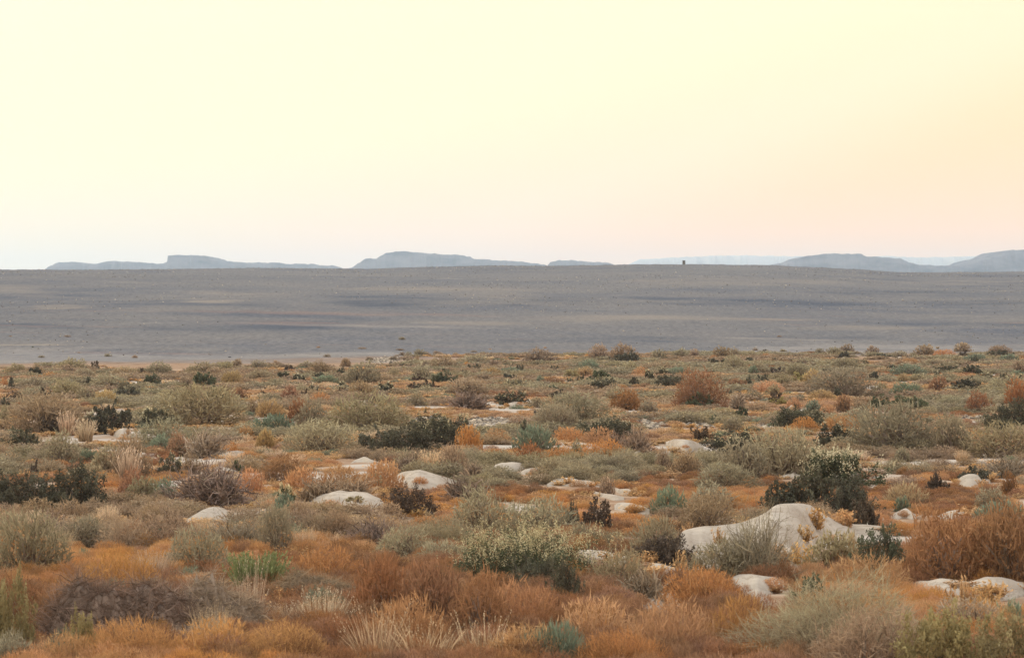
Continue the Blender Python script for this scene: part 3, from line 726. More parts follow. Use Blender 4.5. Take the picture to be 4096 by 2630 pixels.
def on_mound(px, py):
    if not _BVH:
        vs, fs, off = [], [], 0
        for V in MOUNDS:
            a, b, _ = V.shape; vs += [tuple(p) for p in V.reshape(-1, 3)]
            for i in range(a - 1):
                for j in range(b - 1): q = off + i * b + j; fs.append((q, q + 1, q + b + 1, q + b))
            off += a * b
        _BVH.append(BVHTree.FromPolygons(vs, fs))
    d = Vector(((px - 2048) / FPX, 1.0, -(py - HY) / FPX)).normalized()
    loc, _, _, dist = _BVH[0].ray_cast(Vector((0, 0, EYE)), d)
    if loc is None: return None
    g = G(px, py)
    return tuple(loc) if loc.y < g[1] + .3 and loc.z > zt(loc.x, loc.y) + .04 else None
PLANTS = []
prng = random.Random(11)
def add_plant(kind, x0, x1, yt, yb, label=None, ref=None):
    shape, mat, name, cat, desc = KINDS[kind]
    X, Y, Z = G((x0 + x1) / 2, yb); k = FPX / Y
    foot = .10                                       # the foot is hidden by the low cover in front of it
    X, Y, Z = G((x0 + x1) / 2, yb + foot * k); k = FPX / Y
    wd = (x1 - x0) / k; h = (yb - yt) / k + foot
    hit = on_mound((x0 + x1) / 2, yb) if kind in 'FY' else None
    if hit is not None:                              # rooted on a sand mound
        X, Y, Z = hit; k = FPX / Y; wd = (x1 - x0) / k; h = (yb - yt) / k; Z -= .02
    px = (x1 - x0) / 4.0
    lod, lp = lod_of(max(px, (yb - yt) / 4 * 1.2))
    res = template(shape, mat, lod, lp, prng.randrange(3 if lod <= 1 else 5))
    rot = prng.random() * 6.283 if shape != 'heap' else prng.uniform(-.1, .1) + (3.14 if kind == 'X' else 0)
    sx = wd / 2 * 1.05; sy = sx * prng.uniform(.8, 1.0)
    if res[0][0] is None:
        r = bpy.data.objects.new(name, res[0][1]); COL.objects.link(r)
    else:
        r = bpy.data.objects.new(name, None); r.empty_display_size = .2; COL.objects.link(r)
        for nm, me in res:
            c = bpy.data.objects.new(nm, me); COL.objects.link(c); c.parent = r
    r.location = (X, Y, Z - .03); r.scale = (sx, sy, h * 1.03)
    r.rotation_euler = (0, 0, rot)
    PLANTS.append(dict(o=r, kind=kind, cx=(x0 + x1) / 2, cy=(yt + yb) / 2, w=x1 - x0, h=yb - yt, label=label, ref=ref, X=X, Y=Y, rx=sx))
    return r

# ------------------------------------------------------------------ uncountable low cover (geometry-node scatter)
def cover_template(shape, mat, lp, seed, **k):
    rng = np.random.default_rng(seed)
    if shape == 'cushion': P = shape_cushion(lp, rng, seed)
    elif shape == 'forb': P = shape_forb(lp, rng, seed, **k)
    elif shape == 'grass': P = shape_grass(lp, rng, seed, **k)
    elif shape == 'dead': P = shape_dead(lp, rng, seed, cov=.3)
    elif shape == 'leafy': P = shape_leafy(lp, rng, seed)
    else: P = shape_dome(lp, rng, seed, cov=6)
    V, F, T, O = merge([p[1] for p in P])
    V = V / np.array([np.percentile(np.abs(V[:, :2]), 97)] * 2 + [np.percentile(V[:, 2], 99)])
    me = mesh_from('tuft', V, F, 3, dict(tip=T, tone=O), [MAT[mat]])
    return bpy.data.objects.new('tuft', me)           # never linked: exists only as the scatter's source
def scatter(name, pts, scl, rot, tpls, label, cat):
    n = len(pts)
    me = bpy.data.meshes.new(name); me.vertices.add(n); me.vertices.foreach_set('co', np.asarray(pts, np.float32).ravel())
    a = me.attributes.new('scl', 'FLOAT_VECTOR', 'POINT'); a.data.foreach_set('vector', np.asarray(scl, np.float32).ravel())
    a = me.attributes.new('rot', 'FLOAT', 'POINT'); a.data.foreach_set('value', np.asarray(rot, np.float32))
    o = link(name, me); tag(o, label, cat, kind='stuff')
    g = bpy.data.node_groups.new(name, 'GeometryNodeTree')
    g.interface.new_socket('Geometry', in_out='INPUT', socket_type='NodeSocketGeometry'); g.interface.new_socket('Geometry', in_out='OUTPUT', socket_type='NodeSocketGeometry')
    n_, l = g.nodes, g.links
    gi = n_.new('NodeGroupInput'); go = n_.new('NodeGroupOutput')
    ip = n_.new('GeometryNodeInstanceOnPoints'); l.new(gi.outputs[0], ip.inputs['Points'])
    jn = n_.new('GeometryNodeJoinGeometry')
    for t_ in reversed(tpls):
        oi = n_.new('GeometryNodeObjectInfo'); oi.inputs['Object'].default_value = t_; oi.inputs['As Instance'].default_value = True
        l.new(oi.outputs['Geometry'], jn.inputs[0])
    l.new(jn.outputs[0], ip.inputs['Instance']); ip.inputs['Pick Instance'].default_value = True
    rv = n_.new('FunctionNodeRandomValue'); rv.data_type = 'INT'; rv.inputs['Min'].default_value = 0; rv.inputs['Max'].default_value = len(tpls) - 1
    for s in rv.inputs:
        if s.name == 'Min' and s.type == 'INT': s.default_value = 0
        if s.name == 'Max' and s.type == 'INT': s.default_value = len(tpls) - 1
    l.new([s for s in rv.outputs if s.type == 'INT'][0], ip.inputs['Instance Index'])
    na = n_.new('GeometryNodeInputNamedAttribute'); na.data_type = 'FLOAT_VECTOR'; na.inputs['Name'].default_value = 'scl'
    l.new(na.outputs['Attribute'], ip.inputs['Scale'])
    nb = n_.new('GeometryNodeInputNamedAttribute'); nb.data_type = 'FLOAT'; nb.inputs['Name'].default_value = 'rot'
    cx = n_.new('ShaderNodeCombineXYZ'); l.new(nb.outputs['Attribute'], cx.inputs['Z']); l.new(cx.outputs[0], ip.inputs['Rotation'])
    l.new(ip.outputs[0], go.inputs[0])
    md = o.modifiers.new('scatter', 'NODES'); md.node_group = g
    return o

def build_cover():
    rng = np.random.default_rng(9)
    bands = [(34, 60, 8.5, .27, 90), (60, 95, 7.0, .22, 42), (95, 150, 4.2, .27, 26), (150, 235, 2.6, .33, 15), (235, 400, 1.5, .42, 10)]
    bins = {}
    for bi, (ya, yb, dens, rad, lp) in enumerate(bands):
        area = (yb - ya) * (.40 * (ya + yb) / 2 + 5); n = int(area * dens)
        y = ya + (yb - ya) * rng.random(n); x = (rng.random(n) - .5) * (.40 * y + 5)
        f = field_edge(x); wob = (fbm(x / 9, y / 22, 61, 3) - .5) * 60
        rag = (fbm(x / 16, y / 34, 67, 4) - .5)
        keep = rng.random(n) < np.clip((f - 16 + wob + rag * 260 - y) / 30, .004 * (y < f + 70), 1)
        edge = .8 + .5 * vnoise(x * 1.7, y * 1.7, 88)
        for sx, sy, rx, ry in SAND:                  # bare faces, and thinner weeds on the near side of them
            fr = (.20 if sy < 58 else .11) * sy / EYE
            dy = np.where(y < sy, np.maximum(sy - y - fr, 0), y - sy)
            q = ((x - sx) / rx) ** 2 + (dy / ry) ** 2
            keep &= ~((q < edge) & (rng.random(n) < np.where(y < sy - ry, .78, .96)))
        for gx, gy, rx, ry in GRAVEL:
            dy = np.where(y < gy, np.maximum(gy - y - .13 * gy / EYE, 0), y - gy)
            q = ((x - gx) / rx) ** 2 + (dy / ry) ** 2
            keep &= ~((q < edge) & (rng.random(n) < .95))
        x, y, f = x[keep], y[keep], f[keep]; n = len(x)
        A = fbm(x / 4.5, y / 8, 101, 3); B = fbm(x / 6, y / 11, 141, 3); C = fbm(x / 3, y / 5, 171, 3)
        u = x / (y * .146)                                    # -1 .. 1 across the picture's width
        org = A + .10 * np.clip((66 - y) / 18, 0, 1.4) + .06 * u - .03 * (y > 66) + .02 * (y > 110) - .09 * (y > 215) - .02 + (rng.random(n) - .5) * .13
        kind = np.where(org > .555, 0, np.where(B + (rng.random(n) - .5) * .08 > .58 - .035 * (y > 200) + .10 * (y < 66), 2, np.where(C + (rng.random(n) - .5) * .1 > .57 - .10 * (y > 190), 3, 1)))
        kind = np.where((y < 57) & ((kind == 3) | (kind == 2)) & (rng.random(n) < .93), 0, kind)
        kind = np.where((y < 58) & (kind == 1) & (rng.random(n) < .75), 0, kind)
        kind = np.where((kind == 0) & (B + (rng.random(n) - .5) * .2 + .10 * (y < 58) > .555), 6, kind)
        kind = np.where((kind == 1) & (rng.random(n) < .05), 4, kind)
        kind = np.where((kind == 1) & (rng.random(n) < .05), 5, kind)
        scrub = (kind == 2) | (kind == 3); s = rad * (.7 + .7 * rng.random(n)) * np.where(scrub, np.interp(y, [60, 150], [1.7, 2.0]), 1)
        thin = scrub & (rng.random(n) < np.interp(y, [60, 110, 160], [.66, .60, .48]))
        bare = np.maximum(fbm(x / 2.6, y / 5, 201, 4), fbm(x / 2.6, (y + .09 * y / EYE) / 5, 201, 4)) > .595; bare &= (y > 56) & (y < 310); keep = ~(bare & (rng.random(n) < .86)) & ~thin
        s = np.where(y > f - 5, s * .38, s)
        hh = np.array([.14, .13, .30, .27, .24, .17, .15])[kind] * (.6 + .8 * rng.random(n)) * np.interp(y, [40, 57, 66], [2.0, 1.7, 1.0])
        sc_ = np.stack([s, s, hh], -1); p = np.stack([x, y, zt(x, y) - .02], -1); rot = rng.random(n) * 6.28
        for k in range(7):
            q = (kind == k) & keep
            if q.any(): bins[(k, bi)] = (p[q], sc_[q], rot[q], lp)
    spec = {0: ('orange_ground_fuzz', 'cushion', 'orange', 'orange cottony dry grass filling the gaps between the shrubs', 'dry grass'),
            1: ('dry_forbs', 'forb', 'tan', 'tan and brown dried weeds strewn with curled leaves over the ground', 'dry weeds'),
            2: ('grey_green_scrub', 'dome', 'olive', 'ankle-high grey-green scrub spreading between the larger shrubs', 'low scrub'),
            3: ('brown_scrub', 'dome', 'brown', 'low brown twiggy scrub scattered between the larger shrubs', 'low scrub'),
            4: ('straw_grass', 'grass', 'straw', 'thin pale straw stalks standing among the dry weeds', 'dry grass'),
            6: ('rusty_ground_fuzz', 'cushion', 'rust', 'deep rusty-brown wispy dry grass matted over the ground', 'dry grass'),
            5: ('blue_green_herbs', 'dome', 'teal', 'small blue-green herbs dotted through the dry weeds', 'herbs')}
    W = np.array(WEEDS); W[:, 2] -= .01
    sw = rng.random(len(W)); tp = [cover_template('forb', 'tan', 26, 900 + v) for v in range(3)] + [cover_template('cushion', 'orange', 30, 905)]
    scatter('mound_weeds', W, np.stack([.10 + .14 * sw, .10 + .14 * sw, .08 + .15 * rng.random(len(W))], -1), rng.random(len(W)) * 6.28, tp, 'sparse dry weeds creeping over the feet and flanks of the sand mounds', 'dry weeds')
    dist = ['in the foreground', 'of the near ground', 'of the middle ground', 'beyond the bird', 'at the far edge']
    for (k, bi), (p, s, r, lp) in bins.items():
        nm, sh, mt, lab, cat = spec[k]
        if k == 0 and bi >= 2: mt = 'tanorange'
        tp = [cover_template(sh, mt, lp, 31 * k + 7 * bi + v) for v in range(3)]
        scatter(nm, p, s, r, tp, lab + ' ' + dist[bi], cat)
# ------------------------------------------------------------------ what stands where, read off the photograph
# tile origin and scale, then "kind x0 x1 top foot | label # short name used to describe its neighbours"
TILES = {'F0': (0, 1360, .2918), 'F1': (700, 1360, .2918), 'F2': (1400, 1360, .2918), 'F3': (2100, 1360, .2918), 'F4': (2800, 1360, .2918), 'F5': (3396, 1360, .2918),
         'A0': (0, 1380, .4268), 'A1': (1024, 1380, .4268), 'A2': (2048, 1380, .4268), 'A3': (3072, 1380, .4268),
         'B0': (0, 1980, .4268), 'B1': (1024, 1980, .4268), 'B2': (2048, 1980, .4268), 'B3': (3072, 1980, .4268)}
CAT = """
@F0
h 100 380 335 440
d 380 570 385 490 | small round blackish shrub in the far row near the left edge, before an orange patch # the far-left round black shrub
b 440 560 350 400
k 600 750 380 445 | small shrub speckled with cream seed heads in the far row at the left
h 820 1200 270 400
b 820 1050 340 450
o 600 810 440 500
o 0 110 530 640
h 250 640 500 640
d 120 210 520 660
D 1250 1350 300 385 | small pointed dark shrub poking up from the far edge row at the left # the pointed dark far-left shrub
b 1400 1500 360 415
h 1000 1330 400 520
b 1500 1900 370 490
D 1890 2000 380 460
h 2020 2380 310 440
H 1240 1800 480 640
d 1160 1260 510 590
y 1040 1150 510 560
d 1590 1930 610 775 | blackish round shrub beside a low sand mound, far left of the field # the round black shrub by the far-left mound
m 1310 1590 672 720 | low far sand mound left of a round blackish shrub, orange bush before it # the far-left sand mound
m 1950 2140 645 692 | small flat sand mound right of the round blackish shrub at far left
n 1900 2230 490 640
s 2030 2200 665 730
s 2230 2350 680 730
D 0 340 690 805
D 480 740 650 780
h 640 1200 560 760
H 250 640 640 760
b 850 1100 690 790
h 1050 1300 640 800
y 1300 1600 710 880 | ochre-orange bush growing up against the far-left sand mound # the ochre bush by the far-left mound
m 650 760 800 835 | narrow pale sand strip behind the wide brownish dome at the left
m 1050 1230 798 842 | pale sand strip behind the right shoulder of the wide brownish dome at left
d 0 150 810 945
h 0 130 900 1100
b 150 1150 780 1270 | wide brownish dome-shaped shrub at the left, lighter grey-green along its top # the wide brown dome at left
D 480 920 1050 1280
d 1300 1800 920 1250 | large blackish bush standing just behind a small rounded sand hummock at left # the big black bush at left
s 1100 1330 980 1140
d 1880 2230 950 1110
m 1460 1810 1205 1335 | small rounded sand hummock in front of the big blackish bush at left # the hummock below the black bush
m 1720 2090 935 975 | thin pale sand ledge behind the big blackish bush at left
w 780 1050 1000 1290
w 1000 1350 1090 1350 | tall pale straw grass tuft left of the small hummock at the left # the tall straw tuft at left
@A0
d 50 380 790 940 | low blackish shrub above a slanting sand mound near the left edge # the low black shrub near the left edge
h 380 740 840 1080
m 130 390 880 975 | slanting sand mound below the low blackish shrub near the left edge
t 730 930 980 1070
b 1050 1400 880 1210 | tall feathery orange-brown twig shrub in the left middle ground # the tall feathery brown shrub
w 1080 1330 960 1250
h 850 1150 940 1150
H 1250 1800 690 930
t 1400 1620 830 950
r 1540 1800 830 1010 | rust-red bush beside a dark grey twiggy shrub in the left middle ground # the rust bush at left
g 1760 2100 860 1050 | dark grey twiggy shrub right of the rust-red bush, behind a flat mound # the dark grey twig shrub
o 2080 2260 900 1000
m 1910 2320 985 1090 | flat sand mound right of the dark grey twiggy shrub, left middle ground # the flat mound at left centre
n 2165 2285 1090 1170 | tiny moss-green tuft-like shrub at the foot of the flat left-centre mound # the moss-green tuft
m 1880 2250 1135 1195 | narrow sand strip just left of the tiny moss-green shrub
s 1460 1700 1040 1190 | blackish shrub edged with golden seed heads left of the moss-green tuft # the gold-edged black shrub
b 1690 1910 1040 1170
D 260 390 1080 1185
g 370 600 1080 1170
m 160 290 1190 1245 | small crumbly white sand patch near the left edge, above the dark hedge
m -20 150 1020 1070 | low sand bank cut by the left edge of the picture
d -120 480 1240 1510 | long dark leafy shrub at the left edge with gold flecks on top # the long dark hedge at the left edge
d 400 990 1180 1515 | bushy right half of the long dark hedge at the left, above a mound # the right half of the dark hedge
h 1500 2260 400 725 | large grey-green domed shrub standing alone in the far left centre # the large grey-green dome at left centre
n 1960 2130 420 520
s 1300 1620 600 745
h 600 1000 1130 1260
h 1170 1500 1280 1480
t 1400 1660 1270 1430
r 1080 1400 1190 1390
G 1640 2360 1170 1500 | large dark brown leafless bush behind the tall sand hummock at left # the brown bush behind the tall hummock
o 2200 2500 1180 1400
h 1600 1760 900 1010
b 300 720 880 1040
@F1
h 120 600 320 480
h 600 800 300 400
b 800 920 265 350 | upright brown shrub at the stone plain's edge, right of the black boulder # the brown shrub near the black boulder
h 1030 1270 290 385
b 1310 1470 290 370
g 830 980 365 410
o 1280 1390 355 400
D 1490 1660 345 405
m 1190 1350 405 425 | thin far sand strip left of a small dark shrub, left of centre
m 1510 1680 390 432 | small far sand strip just below a dark brown shrub, left of centre
m 1540 1620 478 494 | tiny far sand spot between two small blackish shrubs, left of centre
o 1400 1500 380 440
o 1530 1710 420 480
d 1390 1560 450 540
s 1600 1820 460 550
d 1900 2050 440 500
d 1960 2080 385 440
d 2215 2345 365 470 | dark blue-green upright shrub at the left shoulder of a far grey-green dome # the dark upright shrub in the far row
b 1830 2160 290 440
h 1690 1900 300 380
b 2260 2420 250 340
y 610 960 430 580 | round ochre-yellow shrub in the far left centre # the round ochre shrub
b 430 650 390 490
b 60 270 520 640
D 60 260 595 680
n 260 560 470 660
b 890 1110 530 635
D 1180 1280 570 620
h 1250 1530 530 620
h 960 1400 420 530
t 1880 2250 480 575
s 1810 1990 590 690
H 1600 1880 600 700
s 2170 2370 565 640
D 2210 2390 640 710
n 480 760 650 770
r 770 1000 650 790
r 1440 1700 660 820
D 1140 1230 690 740
D 1700 1860 670 760
H 700 960 780 900
b 980 1140 840 1010
h 1150 1480 760 850
y 1100 1480 850 1030
r 1530 1880 830 1085 | bright rust-orange fan-shaped bush behind the blue-green shrub # the fan-shaped rust bush
o 1840 2140 740 890
t 1090 1640 1020 1265 | low blue-green shrub with black sticks on top, left of the big brown dome # the blue-green shrub
m 1500 1650 1040 1115 | pale sand patch at the right shoulder of the low blue-green shrub
h 1640 2150 850 1210
o 840 1100 1200 1330
m 850 910 960 980 | tiny pale sand spot right of the large grey-green dome at left centre
@A1
h 640 1420 470 810 | big brown-bodied dome shrub with a grey-green crown, left of the stone patch # the big brown dome at centre left
b 700 1390 560 800
H 280 930 730 990 | spreading sage-grey shrub in front of the big brown dome # the sage-grey shrub at centre left
y 0 170 790 930
s 1480 2020 690 935 | bushy dark shrub with tan seed heads right in front of the stone patch # the dark shrub before the stones
d 980 1330 830 1010
d 1180 1700 820 1045 | broad low blackish shrub left of centre, in front of the stone patch # the broad black shrub at centre left
m 870 1180 1040 1115 | narrow sand strip below the broad low blackish shrub, left of centre # the strip below the black shrub
w 1480 1760 1010 1190 | pale straw tuft below the broad blackish shrub, left of centre
G 1290 1580 1060 1190
m 1240 1890 1165 1345 | broad flat white sand mound left of centre, specked with bits of twig # the broad white mound
g 370 780 1280 1430
g 700 1060 1270 1420
o 800 950 1270 1365
m 480 1200 1360 1530 | wide domed sand mound with a small green plant growing on its middle # the wide domed mound
Y 860 990 1395 1450 | small yellow-green plant growing on the middle of the wide domed mound
D 1160 1660 1340 1560 | dark brown open-twigged shrub between two sand mounds left of centre # the dark shrub between two mounds
G 1780 2130 1265 1420 | curly brown leafless shrub right of the broad white mound # the curly brown shrub
r 0 500 1050 1240
o 250 570 1160 1340
o 570 1000 1150 1340
o 980 1400 1110 1330
k 180 350 1340 1480
t 180 360 1420 1530
b 1730 1960 980 1210
g 1950 2130 1130 1240
m 2180 2450 1085 1195 | smooth sand mound in the middle of the picture, orange bushes behind it # the centre mound
o 1850 2130 780 1000
o 2100 2399 780 900
@F2
h -100 380 330 600 | broad grey-green shrub mass in the far row, left of centre # the broad far green shrub
h 870 1040 128 205 | lone grey-green shrub out on the edge of the stone plain # the lone shrub on the plain's edge
y 880 960 215 275
g 220 320 230 262
g 540 640 225 262
b 1450 1570 230 300
h 1480 1900 200 320
d 2030 2130 250 300
g 1900 2030 280 350
d 530 600 300 345
d 660 830 315 370
g 950 1120 285 360
b 1110 1450 220 385
o 1300 1420 370 410
d 1640 1810 330 415 | blackish rounded shrub in the far row beside a tiny sand spot # the far black shrub by the sand spot
o 1540 1660 295 350
m 1440 1530 295 310 | tiny far sand strip left of an orange patch near the plain's edge
m 1800 1860 315 330 | tiny far sand spot right of the far blackish rounded shrub
m 1730 1800 412 438 | small bright sand spot touching the foot of the far blackish rounded shrub
y 1800 2060 380 470
t 2040 2370 370 460
d 2270 2390 330 430
h 500 700 370 480
h 850 1100 350 520
D 860 1000 470 550
n 1080 1480 440 570
d 1190 1250 420 470
d 1260 1340 390 430
d 1530 1620 400 455
g 1720 1890 475 540
d 2070 2290 475 550
s 2130 2390 540 640
D 800 950 580 660
D 950 1200 545 640
s 860 1180 600 700
s 370 640 590 700
y 0 350 580 750
G 230 590 710 850
h 740 1060 740 885
b 1310 1880 555 740 | dark brown shrub arching over a small sand mound near the centre # the brown shrub arching over sand
m 1525 1750 700 755 | small sand mound tucked under the arching brown shrub near the centre
G 1350 1920 740 925
d 1190 1300 780 860
m 340 490 838 885 | small crumbly sand block behind the big brown dome shrub
m 980 1070 873 898 | tiny sand spot on the tan strip above the stone patch
m 1600 1780 880 930 | small pointed sand mound on the tan strip above the stone patch # the small mound above the stones
m 2120 2390 828 885 | low sand bank at the left of the black bird, half covered with orange weeds
s 2010 2400 685 835
m 2015 2065 605 628 | tiny far sand spot right of the arching brown shrub
@F3
b 0 430 128 310 | rounded brown shrub on the far edge over a white sand spot, centre # the brown shrub on the far edge
m 110 210 265 292 | small white sand spot under the rounded brown shrub on the far edge
d 130 280 275 325
b 860 1180 90 265 | left one of two tall brown shrubs against the grey plain # the left tall brown shrub
b 1190 1550 78 275 | right one of two tall brown shrubs against the grey plain # the right tall brown shrub
d 1210 1540 175 285
o 800 900 200 250
m 1235 1310 240 282 | bright sand lump between the two tall brown shrubs on the far edge
m 1330 1400 258 282 | small sand lump under the right one of the two tall brown far shrubs
h 1720 1950 130 250
h 2020 2240 130 230
b 2250 2390 125 210
d 340 480 350 405
b 400 700 300 370
t 720 1050 290 420
h 1100 1330 280 350
H 1330 1550 310 420
h 1640 1860 250 330
b 1500 2100 300 400
d 2300 2370 320 380
o 1460 1730 375 465 | bright orange low patch bush in the far right-centre row # the far orange bush
s 1640 1780 410 510
s 1800 2000 390 480
t 1950 2250 380 460
Y 540 740 400 500
y 720 930 390 480
n 830 1200 440 570 | dark teal spreading shrub in the far centre # the dark teal far shrub
h 1000 1420 400 500
d 710 830 500 590
s 570 720 520 595
s 900 1230 510 640 | shrub crowned with golden-tan seed heads in the far centre # the gold-crowned far shrub
d 1430 1590 510 605
d 1820 2140 490 620 | ragged blackish shrub with a raised right end, left of the big rust bush # the ragged black shrub
r 210 560 520 620
t 150 270 490 580
n 260 470 620 700
D 370 620 700 800
m 600 700 622 662 | small bright sand wedge in the far centre, below the teal shrub
m 80 220 675 718 | thin slanting sand strip behind the black bird
m 430 610 785 835 | rounded sand ledge behind the broad green dome, centre
m 0 100 795 838 | small sand block just behind and left of the green dome by the bird
h 50 260 790 890
b 1030 1450 610 745
H 1110 1420 680 805
h 180 1120 780 1200 | broad olive-green dome shrub just right of the black bird # the green dome by the bird
h 90 760 930 1230
@A2
r 1500 2020 265 575 | largest bright rust-orange bush in the far right centre # the big far rust bush
r 940 1220 450 600
n 1590 1900 470 580
s 690 1160 680 835 | flat-topped dark shrub with tan seed heads right of the bird # the flat dark shrub right of the bird
t 0 390 795 995 | blue-green spiky shrub just below the black bird # the blue-green shrub below the bird
d 60 210 720 835
o 400 700 775 900
o 640 960 785 910
h 1190 1370 530 620
n 2060 2220 585 660
n 1860 1940 660 720
h 1960 2150 710 810
D 1680 1870 770 880
s 1820 2399 795 955 | long low dark shrub with golden tips right of the rounded white mound # the long dark shrub at right centre
m 1460 1800 870 990 | smooth rounded white mound right of centre, left of a long dark shrub # the rounded white mound
m 1110 1310 945 1045 | peaked low mound half hidden by weeds, left of the rounded white mound
m 1340 1600 978 1035 | flat sand shelf just below the rounded white mound
G 1050 1320 800 1000
G 890 1050 850 975
m 390 820 900 965 | long flat grey sand ledge below the centre, behind orange grass # the long flat ledge
H 550 660 900 1015
r 0 330 955 1100
o 300 620 970 1090
o 640 1100 900 1060
b 1330 1500 1010 1170
b 1480 1770 1030 1205 | small brown shrub with a black hollow at its foot, right of centre # the shrub with the black hollow
D 1460 1580 1130 1200
m 1450 1540 1185 1245 | small sand spill below the little shrub with a black hollow
h 1980 2420 940 1250
h 1700 2270 1140 1340 | sprawling olive-grey double shrub right of centre # the olive double shrub
m 50 300 1135 1225 | low grey sand rise just left below the centre of the field
m 340 830 1225 1320 | long low sand bank with an orange fringe, below centre # the long low bank
m 760 1050 1350 1435 | left slab of the broken white sand bank below centre
m 950 1220 1315 1405 | right slab of the broken white sand bank below centre
b 830 960 1235 1355
t 1290 1640 1335 1525 | blue-green twiggy shrub right of the broken white bank # the blue-green shrub at right centre
H 1640 2060 1310 1500
g 2060 2200 480 580
@A3
d 60 520 600 755 | blackish lumpy shrub on orange grass, right of a blue-green tuft # the lumpy black shrub
h 640 1000 600 725
o 480 860 670 790
o 200 490 690 790
s 490 870 755 925 | dark shrub with golden seed tips left of the widest olive bush # the gold-tipped shrub
h 790 1560 590 975 | widest olive-brown bush of the right half, in its middle # the wide olive bush at right
G 1370 1570 800 960
h 1550 1890 670 995
d 2060 2560 580 800 | large blackish bush cut by the right edge, above a sage bush # the big black bush at the right edge
h 1870 2560 750 1010
D 640 720 960 1040
h -160 530 840 1210 | wide grey-green shrub with bare brown stems at its foot, right of centre # the bare-stemmed wide shrub
k 330 1010 1005 1330 | tall bush topped with cream seed heads behind the largest sand mound # the cream-headed bush
d 250 620 1200 1510
d 480 980 1270 1530 | large near-black bush right on top of the largest sand mound # the black bush on the big mound
d -60 330 1300 1520
m 60 370 1185 1260 | pale mound left of the cream-headed bush # the mound by the cream-headed bush
m 1740 2080 1200 1335 | smooth rounded sand hummock near the right edge with a dark shrub behind # the right-hand hummock
d 1790 2060 1140 1260
g 2000 2480 1070 1210
D 1500 1700 1235 1370
y 1100 1480 1315 1460
r 2180 2340 1230 1390
h 1180 1340 960 1060
@F4
b 180 420 98 245 | rounded brown shrub against the grey plain, right centre of the far edge # the rounded brown shrub on the right far edge
h 410 540 120 220
m 60 150 235 268 | bright slanting sand spot left of the rounded brown far-edge shrub
o 140 250 210 250
d 80 310 250 330
h 310 640 215 405
d 610 740 245 300
h 640 950 290 450
t 660 800 350 460
d 970 1110 250 300
D 950 1140 370 450
h 1160 1450 350 500
g 1150 1500 230 290
h 560 830 150 230
o 840 960 180 240
g 1280 1380 190 230
o 1350 1500 170 210
g 1430 1600 220 280
m 1620 1660 235 252 | tiny sand speck in the far row, left of a dark shrub over a mound
b 1930 2100 60 150
h 1740 1930 100 190
d 1900 2060 155 240 | dark shrub over a grey sand mound in the right far row # the far dark shrub over a mound
m 1930 2020 225 258 | small grey sand mound under a dark shrub in the right far row
h 1580 1700 120 180
o 1630 1760 270 310
h 1780 2160 250 385
d 1650 1870 380 450
Y 1290 1500 460 590
y 1400 1660 430 600
h 1500 2360 400 750 | very large grey-green dome in the far right half # the large grey-green dome at right
d 1840 1940 660 765 | small black shrub at the foot of the large grey-green dome at right
d 600 720 500 640 | narrow black shrub on orange grass, left of an orange dome # the narrow black shrub
d 810 950 470 550
h 1000 1300 500 640
o 720 1130 570 700
h 900 1110 620 750
D 930 1120 710 835
Y 980 1200 790 870
m 1100 1150 785 822 | small pale lump beside a yellow-green sprig, right centre
m 1180 1320 888 950 | small ridged sand slab right of a yellow-green sprig
t 1430 1660 820 940
y 1500 1860 700 800
o 1180 1400 780 900
r 1850 2080 760 955
b 2120 2290 830 940
o 1630 1850 890 1010
r 360 630 530 655
d 350 450 680 740
h 560 880 700 800
@F5
b 220 430 80 195 | rounded brown shrub on the far edge near the right, dark at its foot # the brown knob on the right far edge
d 350 530 180 255
b 920 1170 68 185 | brown domed shrub on the far edge left of an orange patch
h 600 800 150 222
h 820 940 170 230
m 640 760 218 252 | bright flat far sand strip left of an orange patch, right side # the bright far strip
o 1150 1450 128 190 | bright orange patch bush on the far edge at right # the orange patch on the right far edge
b 1440 1680 38 145 | tallest brown dome on the far edge at right
m 1290 1430 185 218 | far sand strip right below the orange patch on the right far edge
D 1470 1680 150 222
m 1790 1860 175 218 | bright white far sand lump near the right edge # the bright white far lump
b 1900 2200 78 160
d 1880 2260 130 210
h 1360 1570 230 310
t 1590 1880 200 285
d 1660 1790 230 330
t 2070 2310 200 280
h 1000 1300 260 330
o 700 980 260 330
d 190 280 275 320
s 520 670 315 400
t 550 1100 355 475 | long teal-green low shrub in the right far field # the long teal shrub
d 1190 1480 350 430
d 1580 1850 350 462 | dense black dome shrub in the right far field # the black dome at right
b 2200 2450 305 440
s 1150 1340 430 525
s 860 1020 470 535
y 640 830 470 550
s 1810 2000 450 540
d 2040 2180 460 555
s 2180 2399 480 560
t 2180 2399 430 500
d 1430 1770 550 690 | low near-black shrub with a lifted right end on orange grass at right # the low black shrub at right
r 1080 1340 520 690
H 1890 2200 560 680
d 270 400 440 535
h 300 560 590 720
t 550 1000 600 755
h 850 1010 600 710
n 275 600 775 910 | fresh dark green shrub left of two pale-crowned shrubs at right # the fresh green shrub
n 1170 1280 745 812 | tiny bright green shrub on the orange grass at right
H 1200 1600 780 930
n 620 1070 780 945
r 1610 1940 715 955
r 2120 2520 590 930 | large dark rust bush cut by the right edge of the field # the dark rust bush at the right edge
b 50 250 850 955
@B0
m 390 870 45 150 | rounded sand mound in front of the dark hedge at the left # the mound before the dark hedge
G 320 720 220 410 | brown curly leafless shrub behind a small tilted mound at left # the curly shrub at left
m 310 560 345 460 | small tilted sand mound in front of the curly brown shrub at left
h 550 1000 230 440
b 1200 1620 200 350
r 1080 1400 290 480
m 1690 2270 112 310 | tall smooth pointed sand hummock left of centre, grey stems before it # the tall hummock
q 1850 2620 230 500
